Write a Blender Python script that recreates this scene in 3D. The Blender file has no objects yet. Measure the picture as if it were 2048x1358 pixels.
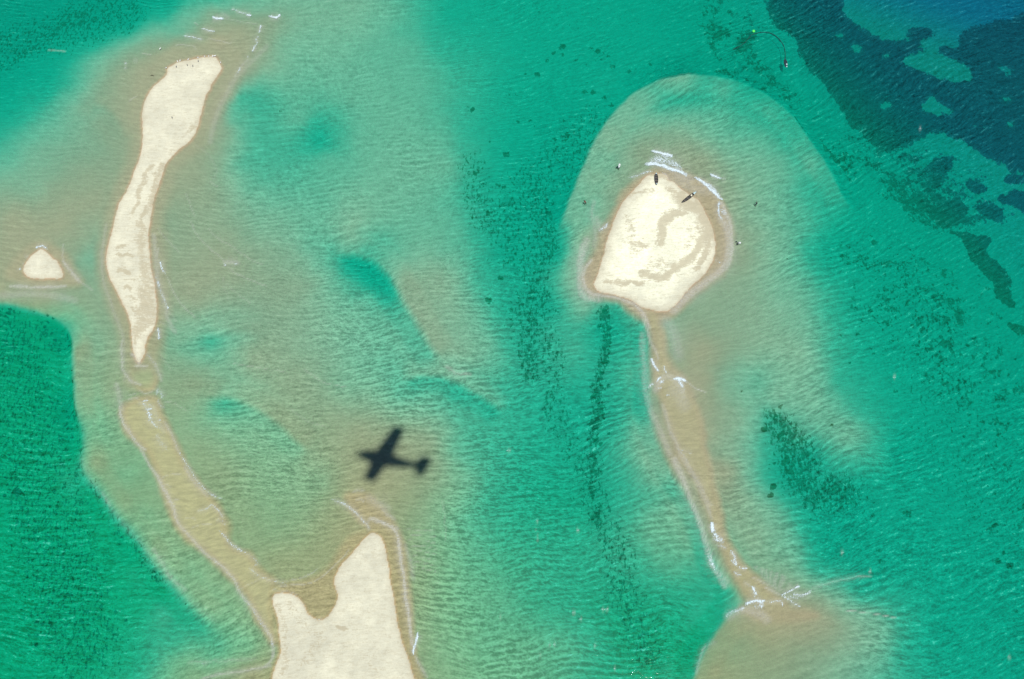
import bpy, bmesh, math, random
import numpy as np
from mathutils import Vector, Matrix
R = math.radians
scene = bpy.context.scene
col = scene.collection

# ------------------------------------------------------------------ camera
F = 1640.0            # focal length in photo pixels (photo 2048 x 1358)
TILT = R(20.0)
HC = 246.0
CT, ST = math.cos(TILT), math.sin(TILT)
cam_d = bpy.data.cameras.new('camera'); cam = bpy.data.objects.new('camera', cam_d)
col.objects.link(cam); scene.camera = cam
cam.location = (0, 0, HC); cam.rotation_euler = (TILT, 0, 0)
cam_d.sensor_width = 36.0; cam_d.lens = 36.0 * F / 2048.0
cam_d.clip_start = 0.5; cam_d.clip_end = 12000.0
scene.render.resolution_x = 1024; scene.render.resolution_y = 679

# ------------------------------------------------------------------ light: sun high behind the camera
SUN = Vector((0.147, -0.205, 0.9895)).normalized()       # direction towards the sun
world = bpy.data.worlds.new('World'); scene.world = world
world.use_nodes = True
wn = world.node_tree; wn.nodes.clear()
sky = wn.nodes.new('ShaderNodeTexSky'); sky.sky_type = 'NISHITA'; sky.sun_disc = False; sky.ozone_density = 5.0; sky.dust_density = 0.2
sky.sun_elevation = math.asin(SUN.z); sky.sun_rotation = math.atan2(SUN.x, SUN.y)
bg = wn.nodes.new('ShaderNodeBackground'); bg.inputs['Strength'].default_value = 0.085
wo = wn.nodes.new('ShaderNodeOutputWorld')
wn.links.new(sky.outputs[0], bg.inputs[0]); wn.links.new(bg.outputs[0], wo.inputs[0])
sl = bpy.data.lights.new('sun', 'SUN'); sl.energy = 4.1; sl.angle = R(0.6); sl.color = (1.0, 0.965, 0.90)
so = bpy.data.objects.new('sun', sl); col.objects.link(so)
so.rotation_euler = SUN.to_track_quat('Z', 'Y').to_euler()
vs = scene.view_settings
vs.view_transform = 'Standard'; vs.look = 'None'; vs.exposure = 0.0; vs.gamma = 1.0; vs.use_curve_mapping = False
scene.cycles.transparent_max_bounces = 12

# ------------------------------------------------------------------ pixel <-> ground
def at(px, py, z=0.0):
    u = (px - 1024.0) / F; v = (679.0 - py) / F
    t = (HC - z) / (CT - v * ST)
    return Vector((u * t, (v * CT + ST) * t, z))
def to_px(X, Y):
    # ground point (z = 0) -> photo pixel
    yc = Y * CT - HC * ST; zc = Y * ST + HC * CT
    return 1024.0 + F * X / zc, 679.0 - F * yc / zc
def Z(ox, oy, s, pts): return [(ox + a / s, oy + b / s) for a, b in pts]
Q = 2.9257
z1 = lambda p: Z(0, 0, Q, p);      z2 = lambda p: Z(680, 0, Q, p);   z3 = lambda p: Z(1348, 0, Q, p)
z4 = lambda p: Z(0, 450, Q, p);    z5 = lambda p: Z(680, 450, Q, p); z6 = lambda p: Z(1348, 450, Q, p)
z7 = lambda p: Z(0, 898, Q, p);    z8 = lambda p: Z(680, 898, Q, p); z9 = lambda p: Z(1348, 898, Q, p)
zd = lambda p: Z(1140, 280, 3.574, p); zs = lambda p: Z(1400, 1030, 6.465, p)
zb = lambda p: Z(1280, 720, 12.34, p); zp = lambda p: Z(220, 680, 9.7, p); zn = lambda p: Z(1450, 40, 12.34, p)
zt = lambda p: Z(330, 0, 7.585, p); za = lambda p: Z(660, 820, 5.658, p); zi = lambda p: Z(30, 480, 13.58, p)

# ------------------------------------------------------------------ the grid both sheets share
def axis(lo, hi, step, far):
    a = list(np.arange(lo, hi, step))
    g = step; x = a[0]; left = []
    while x > -far: g *= 1.17; x -= g; left.append(x)
    g = step; x = a[-1]; right = []
    while x < far: g *= 1.17; x += g; right.append(x)
    return np.array(left[::-1] + a + right)
xs = axis(-204, 204, 0.45, 4000); ys = axis(-22, 240, 0.45, 4000)
NX, NY = len(xs), len(ys)
GX, GY = np.meshgrid(xs, ys)
GX = GX.ravel(); GY = GY.ravel()
# map coordinates used to look traced shapes up; clamped far outside the surveyed area
CX = np.clip(GX, -290, 290); CY = np.clip(GY, -60, 330)
PX, PY = to_px(CX, CY)
PX = PX.astype(np.float32); PY = PY.astype(np.float32)
N = len(PX)

def value_noise(x, y, seed):
    rs = np.random.RandomState(seed); T = rs.rand(256, 256).astype(np.float32)
    xi = np.floor(x).astype(int); yi = np.floor(y).astype(int)
    fx = x - xi; fy = y - yi
    fx = fx * fx * (3 - 2 * fx); fy = fy * fy * (3 - 2 * fy)
    a = T[yi & 255, xi & 255]; b = T[yi & 255, (xi + 1) & 255]
    c = T[(yi + 1) & 255, xi & 255]; d = T[(yi + 1) & 255, (xi + 1) & 255]
    return (a * (1 - fx) + b * fx) * (1 - fy) + (c * (1 - fx) + d * fx) * fy
def fbm(x, y, seed, octs=4):
    s = 0; a = 0.5; t = 0
    for k in range(octs):
        s = s + a * value_noise(x * 2 ** k + 17.3 * k, y * 2 ** k + 9.1 * k, seed + k); t += a; a *= 0.5
    return s / t          # 0..1
def ss(a, b, x):
    t = np.clip((x - a) / (b - a), 0, 1); return t * t * (3 - 2 * t)

def seg_dist(P, pts, reach, closed=False):
    """distance, side sign and arc parameter to a polyline for the points within reach"""
    px, py = P
    pts = np.array(pts, np.float32)
    if closed: pts = np.vstack([pts, pts[:1]])
    lo = pts.min(0) - reach; hi = pts.max(0) + reach
    idx = np.nonzero((px > lo[0]) & (px < hi[0]) & (py > lo[1]) & (py < hi[1]))[0]
    x = px[idx]; y = py[idx]
    best = np.full(len(idx), 1e9, np.float32); sgn = np.ones(len(idx), np.float32); tt = np.zeros(len(idx), np.float32)
    L = np.hypot(*(pts[1:] - pts[:-1]).T); cum = np.concatenate([[0], np.cumsum(L)]); tot = cum[-1]
    for i in range(len(pts) - 1):
        a = pts[i]; d = pts[i + 1] - a; l2 = max(float(d @ d), 1e-6)
        t = np.clip(((x - a[0]) * d[0] + (y - a[1]) * d[1]) / l2, 0, 1)
        dx = x - a[0] - t * d[0]; dy = y - a[1] - t * d[1]
        dd = dx * dx + dy * dy
        m = dd < best
        best[m] = dd[m]; sgn[m] = np.sign(d[0] * dy - d[1] * dx)[m]
        tt[m] = ((cum[i] + t * L[i]) / tot)[m]
    return idx, np.sqrt(best), sgn, tt
def inside(x, y, pts):
    r = np.zeros(len(x), bool); n = len(pts)
    for i in range(n):
        x1, y1 = pts[i]; x2, y2 = pts[(i + 1) % n]
        if y1 == y2: continue
        c = ((y1 > y) != (y2 > y)) & (x < (x2 - x1) * (y - y1) / (y2 - y1) + x1)
        r ^= c
    return r
def smooth_poly(pts, n=2, closed=True):
    for _ in range(n):
        o = []; m = len(pts)
        for i in range(m if closed else m - 1):
            a = pts[i]; b = pts[(i + 1) % m]
            o += [(a[0] * .75 + b[0] * .25, a[1] * .75 + b[1] * .25), (a[0] * .25 + b[0] * .75, a[1] * .25 + b[1] * .75)]
        if not closed: o = [pts[0]] + o + [pts[-1]]
        pts = o
    return pts
# a wobbled copy of the map coordinates keeps traced outlines from reading as drawn curves
wob = 2.6
W2 = fbm(CX * .35, CY * .35, 5, 3) - .5; W3 = fbm(CX * .35 + 40, CY * .35 + 71, 6, 3) - .5
WX = PX + wob * 2 * W2; WY = PY + wob * 2 * W3
BX = PX + 16 * (fbm(CX * .09, CY * .09, 15, 4) - .5) * 2; BY = PY + 16 * (fbm(CX * .09 + 9, CY * .09, 16, 4) - .5) * 2
def signed(P, pts, reach=120):
    """signed distance to a closed outline (positive inside)"""
    out = np.full(N, -float(reach), np.float32)
    idx, d, _, _ = seg_dist(P, pts, reach, True)
    ins = inside(P[0][idx], P[1][idx], pts)
    out[idx] = np.where(ins, d, -np.minimum(d, reach))
    return out

# ------------------------------------------------------------------ survey of the depth (photo px, metres)
SURVEY = """
20 20 3.3;150 50 2.6;0 150 2.6;100 150 1.8;250 40 2.0;340 20 1.4;430 10 .9;520 10 .65;620 10 .7;720 10 .75;60 250 1.1
0 250 1.5;150 200 .8;250 100 .6;330 60 .7;250 180 .3;280 130 .28;200 170 .5;100 330 .6;20 350 .7;200 300 .5;180 400 .32
60 400 .45;30 440 .28;120 440 .28;200 480 .5;170 520 .6;20 500 .25;100 590 .38;0 585 .4;420 40 .45;480 60 .3;480 110 .22;460 150 .2
540 40 .45;560 80 .6;340 90 .3;400 70 .32;390 100 .2;450 180 .3
50 660 2.4;100 700 2.5;0 750 2.4;50 850 2.4;120 900 2.1;60 1000 2.5;150 1050 2.3;200 1150 2.3;100 1200 2.5;50 1300 2.5
200 1300 2.1;280 1200 1.9;120 800 2.2;120 660 2.3;140 880 2.0;200 1050 1.9;255 1125 1.8;310 1190 1.7;350 1240 1.4;100 760 2.4;190 920 .65;250 1000 .65;320 1090 .7;0 630 2.3;180 1000 1.8;250 1100 1.9;320 1230 1.4;260 1320 1.7;0 1100 2.5
180 620 .5;200 700 .55;190 800 .65;220 880 .7;260 950 .7;300 1030 .65;350 1100 .75;420 1170 .75;470 1240 .8;500 1300 .8
400 1280 1.1;440 1300 1.0;380 1340 .8;500 1345 .35;150 600 .45;240 700 .4;230 760 .4;160 700 .7;380 1230 1.1
480 180 .8;480 250 .9;480 330 .95;560 150 .8;590 240 1.05;640 268 1.6;700 280 1.05;650 320 1.1;650 400 .95;560 400 .9;700 350 .95;700 200 .95
750 100 .95;820 100 1.05;900 150 1.2;950 250 1.5;900 330 1.0;850 450 .95;780 300 .9;700 450 .85;620 480 .9;500 450 .75
420 400 .5;400 330 .35;430 280 .4;350 450 .5;380 520 .42;450 520 .42;520 560 .55;600 560 .65;500 640 .7;420 690 1.0;350 600 .42
390 600 .42;350 680 .8;400 760 .55;500 720 .55;600 690 .65;690 515 1.4;740 535 1.7;780 570 1.3;720 600 1.0;650 600 .85;780 650 .95
870 640 .75;820 560 .8;880 580 .7;950 600 1.1;920 700 .7;850 740 .95;800 780 1.0;900 790 1.2;960 800 1.2;980 700 1.0
700 780 .8;600 760 .55;560 820 .6;450 800 .9;420 830 .85;500 870 .8;560 890 .75;620 920 .6;650 860 .5;720 850 .45
800 900 .4;860 900 .55;900 900 .85;960 900 1.2;650 970 .6;600 1000 .65;520 1000 .65;450 950 .55;400 900 .55;560 1080 .55
620 1080 .45;480 1050 .55;660 1050 .4;560 1140 .4;700 1060 .3;720 980 .3;760 960 .32;800 980 .4
850 1000 .6;900 1050 .85;850 1100 .7;900 1200 .8;880 1300 .75;1000 1000 1.4;1000 1100 1.2;1000 1200 1.05;960 1300 .9
1060 1300 1.0;1100 1200 1.4;1150 1300 1.2;1100 1100 1.5;1100 1000 1.8;1200 1000 1.8;1200 1100 1.5;1250 1200 1.8;1300 1250 1.9
1300 1340 1.9;1380 1250 1.7;1350 1150 1.2;1300 1050 1.0;1330 980 .9;1280 950 1.1;1240 850 1.4;1200 900 1.7;840 1200 .6;850 1300 .6
1000 100 1.8;1100 50 2.2;1000 0 2.0;900 20 1.7;850 60 1.3;1100 150 2.2;1050 300 2.2;1150 220 2.4;1120 330 2.4;1000 400 1.9
1100 420 2.2;1050 500 2.1;970 500 1.5;1120 500 1.6;1100 600 1.7;1000 600 1.5;1050 700 1.6;1120 800 1.7;1150 700 1.3;1200 650 1.8
1240 625 1.5;1270 720 1.1;1220 760 1.6;1280 800 1.1;1130 950 1.8;1040 850 1.5;1000 500 1.9;930 450 1.2;930 360 1.3
1250 50 2.4;1350 30 3.0;1330 100 2.4;1250 120 2.3;1400 80 2.9;1480 100 3.3;1500 140 3.0;1450 30 3.0;1560 50 3.2;1200 0 2.3
1250 210 1.3;1350 185 1.5;1450 185 1.4;1550 250 1.35;1620 330 1.35;1350 260 .65;1250 290 .65;1200 350 .8;1180 430 .75;1450 270 .9
1520 330 .8;1580 400 1.0;1500 420 .6;1550 480 .8;1620 450 1.25;1480 560 .5;1550 600 .7;1600 560 1.0;1650 500 1.8;1420 650 .45
1500 680 .55;1600 700 .7;1700 650 1.6;1680 600 1.5;1450 750 .6;1550 800 .8;1640 800 .85;1700 870 .95;1750 760 1.8;1480 850 .6
1520 770 .9;1450 950 .35;1500 950 .8;1570 920 1.8;1545 850 1.35;1590 960 1.9;1620 900 1.6;1600 880 1.3;1650 950 1.8;1550 1030 .9;1600 1080 1.2;1500 1080 .6;1550 1130 .7
1650 1100 2.0;1700 1000 2.2;1750 1100 2.2;1620 1150 1.0;1740 1180 1.5;1250 350 .5;1280 310 .45;1400 320 .4;1480 400 .5;1480 500 .4
1400 700 .3;1380 780 .25;1400 850 .28;1430 900 .4;1380 900 .15;1180 480 .5;1150 560 .8;1170 620 1.0;1680 760 1.3;1760 920 1.6
1800 700 2.3;1900 800 2.5;2000 900 2.6;1800 900 2.2;1850 1000 2.3;1950 1100 2.4;2030 1200 2.4;1900 1250 2.2;2000 1340 2.3
1750 550 2.4;1850 600 2.7;1950 700 2.7;2030 760 3;1700 480 2.3;1750 420 2.8;1680 420 1.9;1650 250 3.2;1600 150 3.3;1720 330 3.2
1500 1240 .3;1550 1225 .22;1600 1215 .25;1650 1235 .35;1500 1300 .4;1600 1300 .42;1440 1340 .4;1700 1280 .6;1750 1220 .95;1700 1340 .75;1780 1260 1.0
1820 1300 1.5;1850 1200 1.9;1600 1350 .5;1390 1300 1.6;1440 1200 1.3;1400 1130 1.2
1650 60 4.6;1800 20 5.2;1950 60 5.4;2040 20 6;1750 150 4.8;1900 200 5;2030 150 5.5;1850 300 4.2;2000 300 4.6;1950 400 3.6;2040 500 3.6
"""
S = np.array([[float(v) for v in t.split()] for ln in SURVEY.strip().splitlines() for t in ln.split(';') if t.strip()], np.float32)
# survey carries on past the frame
EXT = []
for (ex, ey, ed) in [(-500, 200, 2.5), (-400, 600, 2.2), (-500, 1100, 2.6), (-300, 1600, 2.6), (300, 1700, 1.8), (700, 1750, .3), (950, 1700, .8), (1350, 1700, 1.8),
                     (1600, 1600, .9), (1900, 1650, 2.2), (2500, 1400, 3), (2600, 900, 3.5), (2500, 400, 4.5), (2400, 0, 6), (1900, -250, 6), (1400, -250, 3.5),
                     (1000, -300, 2.2), (600, -250, 1.2), (200, -250, 3), (-200, -150, 4)]:
    EXT.append((ex, ey, ed))
S = np.vstack([S, np.array(EXT, np.float32)])
def rbf(S, eps=14.0, lam=3.0):
    P = S[:, :2].astype(np.float64); v = S[:, 2].astype(np.float64); n = len(P)
    D = np.sqrt(((P[:, None] - P[None]) ** 2).sum(-1) + eps * eps)
    A = np.zeros((n + 1, n + 1)); A[:n, :n] = -D + lam * -np.eye(n); A[:n, n] = 1; A[n, :n] = 1
    w = np.linalg.solve(A, np.concatenate([v, [0]]))
    out = np.full(N, w[n], np.float32)
    for i in range(n):
        out += np.float32(-w[i]) * np.sqrt((BX - np.float32(P[i, 0])) ** 2 + (BY - np.float32(P[i, 1])) ** 2 + np.float32(eps * eps))
    return out
m_ = (S[:, 0] < 900) & (S[:, 0] > 320) & (S[:, 2] < .9) & (S[:, 1] > 380); S[m_, 2] *= .86
lg = S.copy(); lg[:, 2] = np.log(S[:, 2])
depth = np.exp(rbf(lg))
depth = np.clip(depth, 0.10, 7.0)

# abrupt edges of the shoals: (line, deep side sign, softness px, amplitude m, reach)
def edge(pts, side, soft, amp, reach=70, P=(WX, WY), ends=.12):
    global depth
    pts = smooth_poly(pts, 2, False)
    idx, d, sg, t = seg_dist(P, pts, reach)
    s = d * sg * side                                   # positive on the deep side
    term = ss(-soft, soft, s) - (.5 + .5 * np.clip(s / reach, -1, 1))
    w = ss(0, ends, t) * ss(0, ends, 1 - t) * (1 - ss(.6, 1, d / reach))
    lo = depth[idx]
    depth[idx] = np.maximum(lo * np.exp(amp * w * term), .12)
POOL = [(-60, 600), (0, 605), (40, 611), (90, 628), (125, 655), (142, 690), (146, 740), (142, 800), (152, 860), (165, 920), (190, 970), (222, 1020),
        (262, 1070), (302, 1120), (345, 1172), (385, 1212), (420, 1245), (450, 1275)]
edge(POOL[:9], 1, 10, 1.2, 55); edge(POOL[6:], 1, 26, .9, 60)
SHOAL = [(1085, 520), (1110, 470), (1135, 400), (1163, 330), (1195, 262), (1240, 203), (1290, 163), (1350, 143), (1420, 141), (1490, 153), (1550, 185),
         (1600, 232), (1632, 285), (1668, 335), (1690, 380), (1720, 430)]
edge(SHOAL[1:9], -1, 8, 1.1, 60)
edge(SHOAL[6:], -1, 9, .9, 60)
edge([(1285, 625), (1297, 660), (1300, 720), (1298, 780), (1302, 830), (1325, 900), (1362, 970), (1398, 1030), (1420, 1100), (1448, 1160), (1478, 1200)], 1, 10, 1.2, 45)
edge([(1500, 1208), (1465, 1225), (1435, 1262), (1408, 1305), (1388, 1358), (1380, 1420)], 1, 8, 1.3, 60)
edge([(660, 508), (700, 508), (740, 520), (775, 548), (800, 590), (830, 640), (860, 690), (890, 730)], 1, 12, .75, 60)
edge([(800, 762), (850, 748), (895, 755), (940, 780), (985, 808), (1010, 830)], 1, 10, .5, 45)
edge([(180, 205), (215, 215), (238, 240), (250, 280)], 1, 10, .35, 40)
edge([(400, 800), (450, 792), (500, 808), (545, 838), (590, 880), (625, 905)], 1, 10, .55, 50)
edge([(340, 700), (400, 672), (470, 662), (530, 668)], 1, 14, .3, 40)
edge([(460, 60), (440, 130), (455, 190), (440, 260)], -1, 20, .5, 50)

# sand bars that just fail to break the surface: outline -> shallow
def bar(pts, d0, soft=9, P=(WX * .3 + BX * .7, WY * .3 + BY * .7)):
    global depth
    sd = signed(P, smooth_poly(pts, 2), 40)
    k = ss(-soft, soft * .6, sd)
    depth = np.exp(np.log(depth) * (1 - k) + np.log(d0) * k).astype(np.float32)
    return sd
BAR_NECK = zp([(380, 560), (520, 530), (700, 540), (850, 560), (930, 650), (960, 760), (930, 880), (870, 990), (700, 1010), (560, 950), (480, 860), (400, 760), (350, 650)])
BAR_SOUTH = z4([(750, 1040), (820, 1010), (920, 1010), (940, 1080), (970, 1150), (1000, 1230), (1050, 1340)]) + \
    z7([(1060, 80), (1120, 150), (1180, 230), (1250, 300), (1310, 390), (1330, 460), (1320, 540), (1380, 600), (1480, 640), (1500, 700), (1560, 750), (1640, 790),
        (1600, 860), (1600, 980), (1630, 1120), (1600, 1130), (1560, 1050), (1500, 980), (1430, 880), (1390, 800), (1330, 740), (1250, 660), (1150, 560),
        (1060, 470), (1010, 390), (970, 290), (930, 180), (880, 80), (840, 0)]) + z4([(790, 1270), (730, 1180), (700, 1090)])
BAR_SPIT = z5([(1790, 490), (1870, 500), (1900, 600), (1900, 760), (1960, 860), (2040, 960)]) + \
    [(1400, 830), (1415, 900), (1425, 960), (1440, 1020), (1445, 1070), (1470, 1110), (1500, 1150), (1560, 1190), (1580, 1208), (1530, 1215), (1500, 1200), (1475, 1170),
     (1452, 1130), (1432, 1080), (1410, 1010), (1378, 945), (1345, 880), (1322, 820), (1315, 770), (1312, 720), (1302, 660)]
BAR_TIP = z8([(60, 280), (140, 260), (230, 330), (300, 400), (350, 480), (370, 600), (390, 750), (400, 900), (420, 1050), (440, 1200), (470, 1300), (500, 1500), (200, 1500), (200, 500), (130, 440), (60, 370)])
BAR_D = zd([(230, 640), (330, 480), (430, 360), (520, 260), (620, 210), (760, 220), (900, 270), (1000, 350), (1080, 450), (1140, 560), (1160, 700), (1150, 850), (1080, 980),
            (950, 1060), (800, 1180), (720, 1260), (560, 1290), (420, 1160), (250, 1110), (140, 1090), (110, 1000), (150, 880), (210, 800)])
BAR_A = [(318, 118), (360, 92), (440, 88), (475, 105), (470, 160), (440, 205), (425, 255), (400, 290), (350, 330), (335, 370), (325, 430), (330, 560), (325, 640), (318, 700), (318, 770),
         (250, 770), (250, 700), (238, 640), (205, 570), (200, 500), (215, 420), (250, 340), (268, 280), (270, 200)]
BAR_B = [(30, 520), (50, 495), (85, 482), (125, 500), (150, 545), (170, 575), (120, 572), (60, 570), (10, 560)]
sd_neck = bar(BAR_NECK, .10, 7); sd_south = bar(BAR_SOUTH, .10, 14); sd_spit = bar(BAR_SPIT, .13, 13); bar(BAR_TIP, .15, 12)
bar(BAR_D, .12, 14); bar(BAR_A, .22, 22); bar(BAR_B, .18, 14)
bar([(740, 1058), (705, 1070), (675, 1105), (655, 1145), (610, 1160), (560, 1172), (560, 1200), (600, 1222), (635, 1248), (675, 1235), (700, 1180), (720, 1110), (750, 1080)], .15, 13)
bar([(1480, 1205), (1530, 1212), (1600, 1215), (1640, 1228), (1600, 1242), (1530, 1240), (1490, 1228)], .16, 14)
bar([(690, 985), (740, 985), (760, 1020), (790, 1050), (730, 1060), (700, 1010)], .14, 12)

# ------------------------------------------------------------------ dry land outlines
ISLE_A = z1([(975, 400), (1010, 378), (1060, 358), (1110, 350), (1150, 340), (1200, 332), (1258, 330), (1275, 345), (1285, 370), (1300, 402), (1280, 435), (1250, 470), (1228, 520), (1208, 560), (1190, 610),
             (1180, 650), (1168, 700), (1158, 745), (1140, 785), (1115, 822), (1075, 855), (1030, 888), (995, 925), (970, 962), (955, 1010), (935, 1070), (912, 1130), (900, 1175), (888, 1225), (880, 1290)]) + \
    z4([(868, 40), (872, 120), (880, 200), (882, 250), (896, 300), (905, 350), (912, 400), (916, 460), (916, 520), (908, 575), (893, 622), (868, 655), (852, 690), (850, 740), (838, 775), (822, 805), (805, 800), (790, 770), (777, 735),
        (772, 690), (770, 630), (762, 580), (748, 530), (728, 480), (702, 430), (680, 385), (652, 330), (632, 280), (622, 230), (625, 150), (640, 90), (655, 30)]) + \
    z1([(668, 1310), (680, 1250), (692, 1200), (712, 1160), (738, 1125), (760, 1075), (780, 1020), (800, 970), (815, 930), (826, 880), (834, 820), (834, 770), (830, 700), (834, 640), (845, 595), (862, 558), (885, 520), (920, 487), (955, 458), (982, 430)])
ISLE_B = zi([(720, 235), (800, 270), (870, 340), (960, 420), (1030, 500), (1120, 550), (1200, 660), (1260, 780), (1300, 900), (1300, 990), (1250, 1040), (1080, 1060), (950, 1050), (850, 1045), (720, 1065), (560, 1055), (400, 1025), (280, 960),
             (230, 860), (230, 740), (300, 620), (360, 520), (440, 420), (540, 330), (640, 265)])
ISLE_C = z8([(188, 490), (215, 495), (243, 512), (258, 550), (268, 600), (282, 660), (292, 720), (300, 800), (312, 860), (322, 920), (332, 990), (345, 1060), (362, 1125), (385, 1190), (405, 1245), (425, 1310), (450, 1400), (480, 1600)]) + \
    z7([(1600, 1600), (1580, 1420), (1592, 1340), (1608, 1275), (1638, 1210), (1640, 1150), (1632, 1080), (1628, 1010), (1612, 950), (1595, 900), (1597, 852), (1640, 838), (1700, 842), (1745, 868), (1775, 905), (1795, 950), (1825, 985),
        (1870, 1003), (1915, 985), (1945, 940), (1972, 905), (1980, 865), (1968, 820), (1952, 790), (1955, 755), (1972, 715), (1995, 680), (2030, 635)]) + z8([(10, 680), (60, 620), (110, 560), (150, 515)])
ISLE_D = zd([(470, 340), (530, 270), (560, 250), (600, 240), (640, 238), (680, 245), (700, 262), (708, 290), (740, 300), (780, 330), (815, 362), (850, 390), (900, 420), (925, 440), (950, 480), (965, 520), (985, 560), (1010, 600), (1022, 640), (1030, 690),
             (1040, 740), (1038, 790), (1030, 850), (1000, 900), (960, 960), (930, 992), (900, 1020), (860, 1060), (820, 1100), (780, 1150), (740, 1190), (705, 1218), (670, 1230), (635, 1228), (600, 1220), (550, 1208), (500, 1188),
             (450, 1160), (400, 1130), (350, 1115), (300, 1103), (240, 1095), (200, 1082), (175, 1055), (170, 1030), (182, 1000), (200, 950), (220, 890), (240, 830), (252, 760), (270, 700), (290, 640), (310, 580), (335, 525), (360, 470), (390, 430), (430, 385)])
ISLES = [ISLE_A, ISLE_B, ISLE_C, ISLE_D]
land = np.full(N, -120.0, np.float32)
sdi = []
LX = PX + 1.8 * 2 * (fbm(CX * .6, CY * .6, 25, 3) - .5); LY = PY + 1.8 * 2 * (fbm(CX * .6 + 30, CY * .6, 26, 3) - .5)
for isle in ISLES:
    s = signed((LX, LY), smooth_poly(isle, 1)); sdi.append(s); land = np.maximum(land, s)
rel = fbm(CX * .12, CY * .12, 33, 4) - .5
near = 1 - np.exp(-np.maximum(-land, 0) / 16.0)
height = np.where(land > 0, np.minimum(.035 * land, .25 + .008 * land) * (1 + rel) + .004, -np.minimum(depth, .06 * -land * .16 * 2 + .02 + depth * near))
height = height.astype(np.float32)
wet_depth = np.maximum(-height, 0)

# ------------------------------------------------------------------ sediment colour
def mixc(a, b, k): return a * (1 - k[:, None]) + b * k[:, None]
c_dry = np.array([.645, .63, .49]); c_damp = np.array([.46, .415, .285]); c_bar = np.array([.56, .49, .285])
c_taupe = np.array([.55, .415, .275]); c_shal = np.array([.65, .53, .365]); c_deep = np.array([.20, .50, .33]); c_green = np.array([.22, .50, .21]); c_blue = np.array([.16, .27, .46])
n1 = fbm(CX * .05, CY * .05, 50, 4) - .5
sed = np.tile(c_taupe, (N, 1))
sed = mixc(sed, np.tile(c_shal, (N, 1)), ss(.32, .85, wet_depth + n1 * .3))
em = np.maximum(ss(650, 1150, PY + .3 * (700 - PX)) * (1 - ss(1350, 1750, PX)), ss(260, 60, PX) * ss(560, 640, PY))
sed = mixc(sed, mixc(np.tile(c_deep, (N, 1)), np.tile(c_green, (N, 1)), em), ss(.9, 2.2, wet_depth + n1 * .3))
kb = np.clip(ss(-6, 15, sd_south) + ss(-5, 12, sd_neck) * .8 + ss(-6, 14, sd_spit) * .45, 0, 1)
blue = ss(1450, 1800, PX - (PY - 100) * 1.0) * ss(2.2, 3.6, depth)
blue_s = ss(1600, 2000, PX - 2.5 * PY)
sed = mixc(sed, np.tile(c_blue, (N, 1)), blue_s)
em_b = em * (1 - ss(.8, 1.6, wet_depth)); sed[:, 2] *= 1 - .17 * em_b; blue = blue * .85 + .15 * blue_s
sed = mixc(sed, np.tile(c_bar, (N, 1)), kb * .9)
damp = np.zeros(N, np.float32)
DX = WX + .4 * (BX - PX) + 9 * (fbm(CX * .28, CY * .28, 45, 3) - .5) * 2; DY = WY + .4 * (BY - PY) + 9 * (fbm(CX * .28 + 8, CY * .28, 46, 3) - .5) * 2
def dampline(pts, w, amt, soft=5):
    global damp
    soft = max(soft, w * .95) * 1.15; amt = min(1, amt * 1.2)
    idx, d, _, _ = seg_dist((DX, DY), smooth_poly(pts, 2, False), w + soft)
    damp[idx] = np.maximum(damp[idx], amt * (1 - ss(w - soft, w + soft, d)))
dampline(zd([(985, 590), (985, 660), (960, 730), (900, 800), (830, 870), (760, 930), (690, 980), (610, 1000), (540, 970)]), 11, 1.)
dampline(zd([(1010, 650), (1000, 760), (960, 840), (900, 900)]), 8, .8); dampline(zd([(520, 950), (560, 970)]), 10, 1.)
dampline(zd([(690, 560), (650, 600), (630, 660), (640, 740)]), 13, 1.); dampline(zd([(680, 560), (740, 530), (800, 510)]), 9, .9); dampline(zd([(600, 700), (600, 750)]), 6, .7)
dampline(zd([(790, 430), (850, 480), (910, 490), (950, 540), (990, 620)]), 18, 1.); dampline(zd([(880, 440), (960, 520), (1010, 600), (1025, 700)]), 8, .9)
dampline(zd([(700, 340), (740, 400), (790, 440)]), 9, .7); dampline(zd([(330, 1015), (430, 1025)]), 7, .95); dampline(zd([(460, 1030), (540, 1035)]), 6, .95)
dampline(zd([(260, 1000), (300, 1010)]), 6, .9); dampline(zd([(440, 740), (520, 775)]), 8, .75); dampline(zd([(410, 560), (450, 640), (480, 660)]), 7, .6); dampline(zd([(440, 390), (590, 375)]), 6, .65)
dampline(zd([(600, 245), (700, 265)]), 6, .9); dampline(zd([(380, 700), (430, 830)]), 6, .5); dampline(zd([(950, 560), (960, 780)]), 26, .62); dampline(zd([(430, 600), (460, 800)]), 26, .5); dampline(zd([(720, 900), (560, 900)]), 18, .52); dampline(zd([(820, 620), (900, 690), (840, 760)]), 12, .5)
dampline(z1([(880, 980), (850, 1050), (820, 1130), (790, 1230)]), 7, .72, 5); dampline(z1([(940, 980), (915, 1080), (880, 1160), (850, 1280), (835, 1340)]), 9, .72, 6)
dampline(z4([(830, 0), (820, 120), (840, 240), (870, 340), (890, 440), (880, 560)]), 15, .66, 8); dampline(z4([(810, 640), (840, 560), (860, 460), (850, 380)]), 18, .7, 7)
dampline(z4([(790, 0), (760, 120), (770, 240), (810, 340)]), 15, .40, 8); dampline(z8([(60, 600), (100, 760), (60, 900), (120, 1050)]), 22, .32); dampline(z7([(1700, 900), (1800, 1050), (1900, 1100), (1760, 1250)]), 18, .5); dampline(z7([(1640, 900), (1670, 1050), (1690, 1200), (1640, 1320)]), 9, .55)
dampline(z1([(1000, 450), (900, 600), (880, 760)]), 12, .3); dampline(z1([(1150, 700), (1100, 800), (1000, 880)]), 9, .45); dampline(z8([(200, 1150), (150, 1250), (260, 1330)]), 16, .42)
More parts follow.
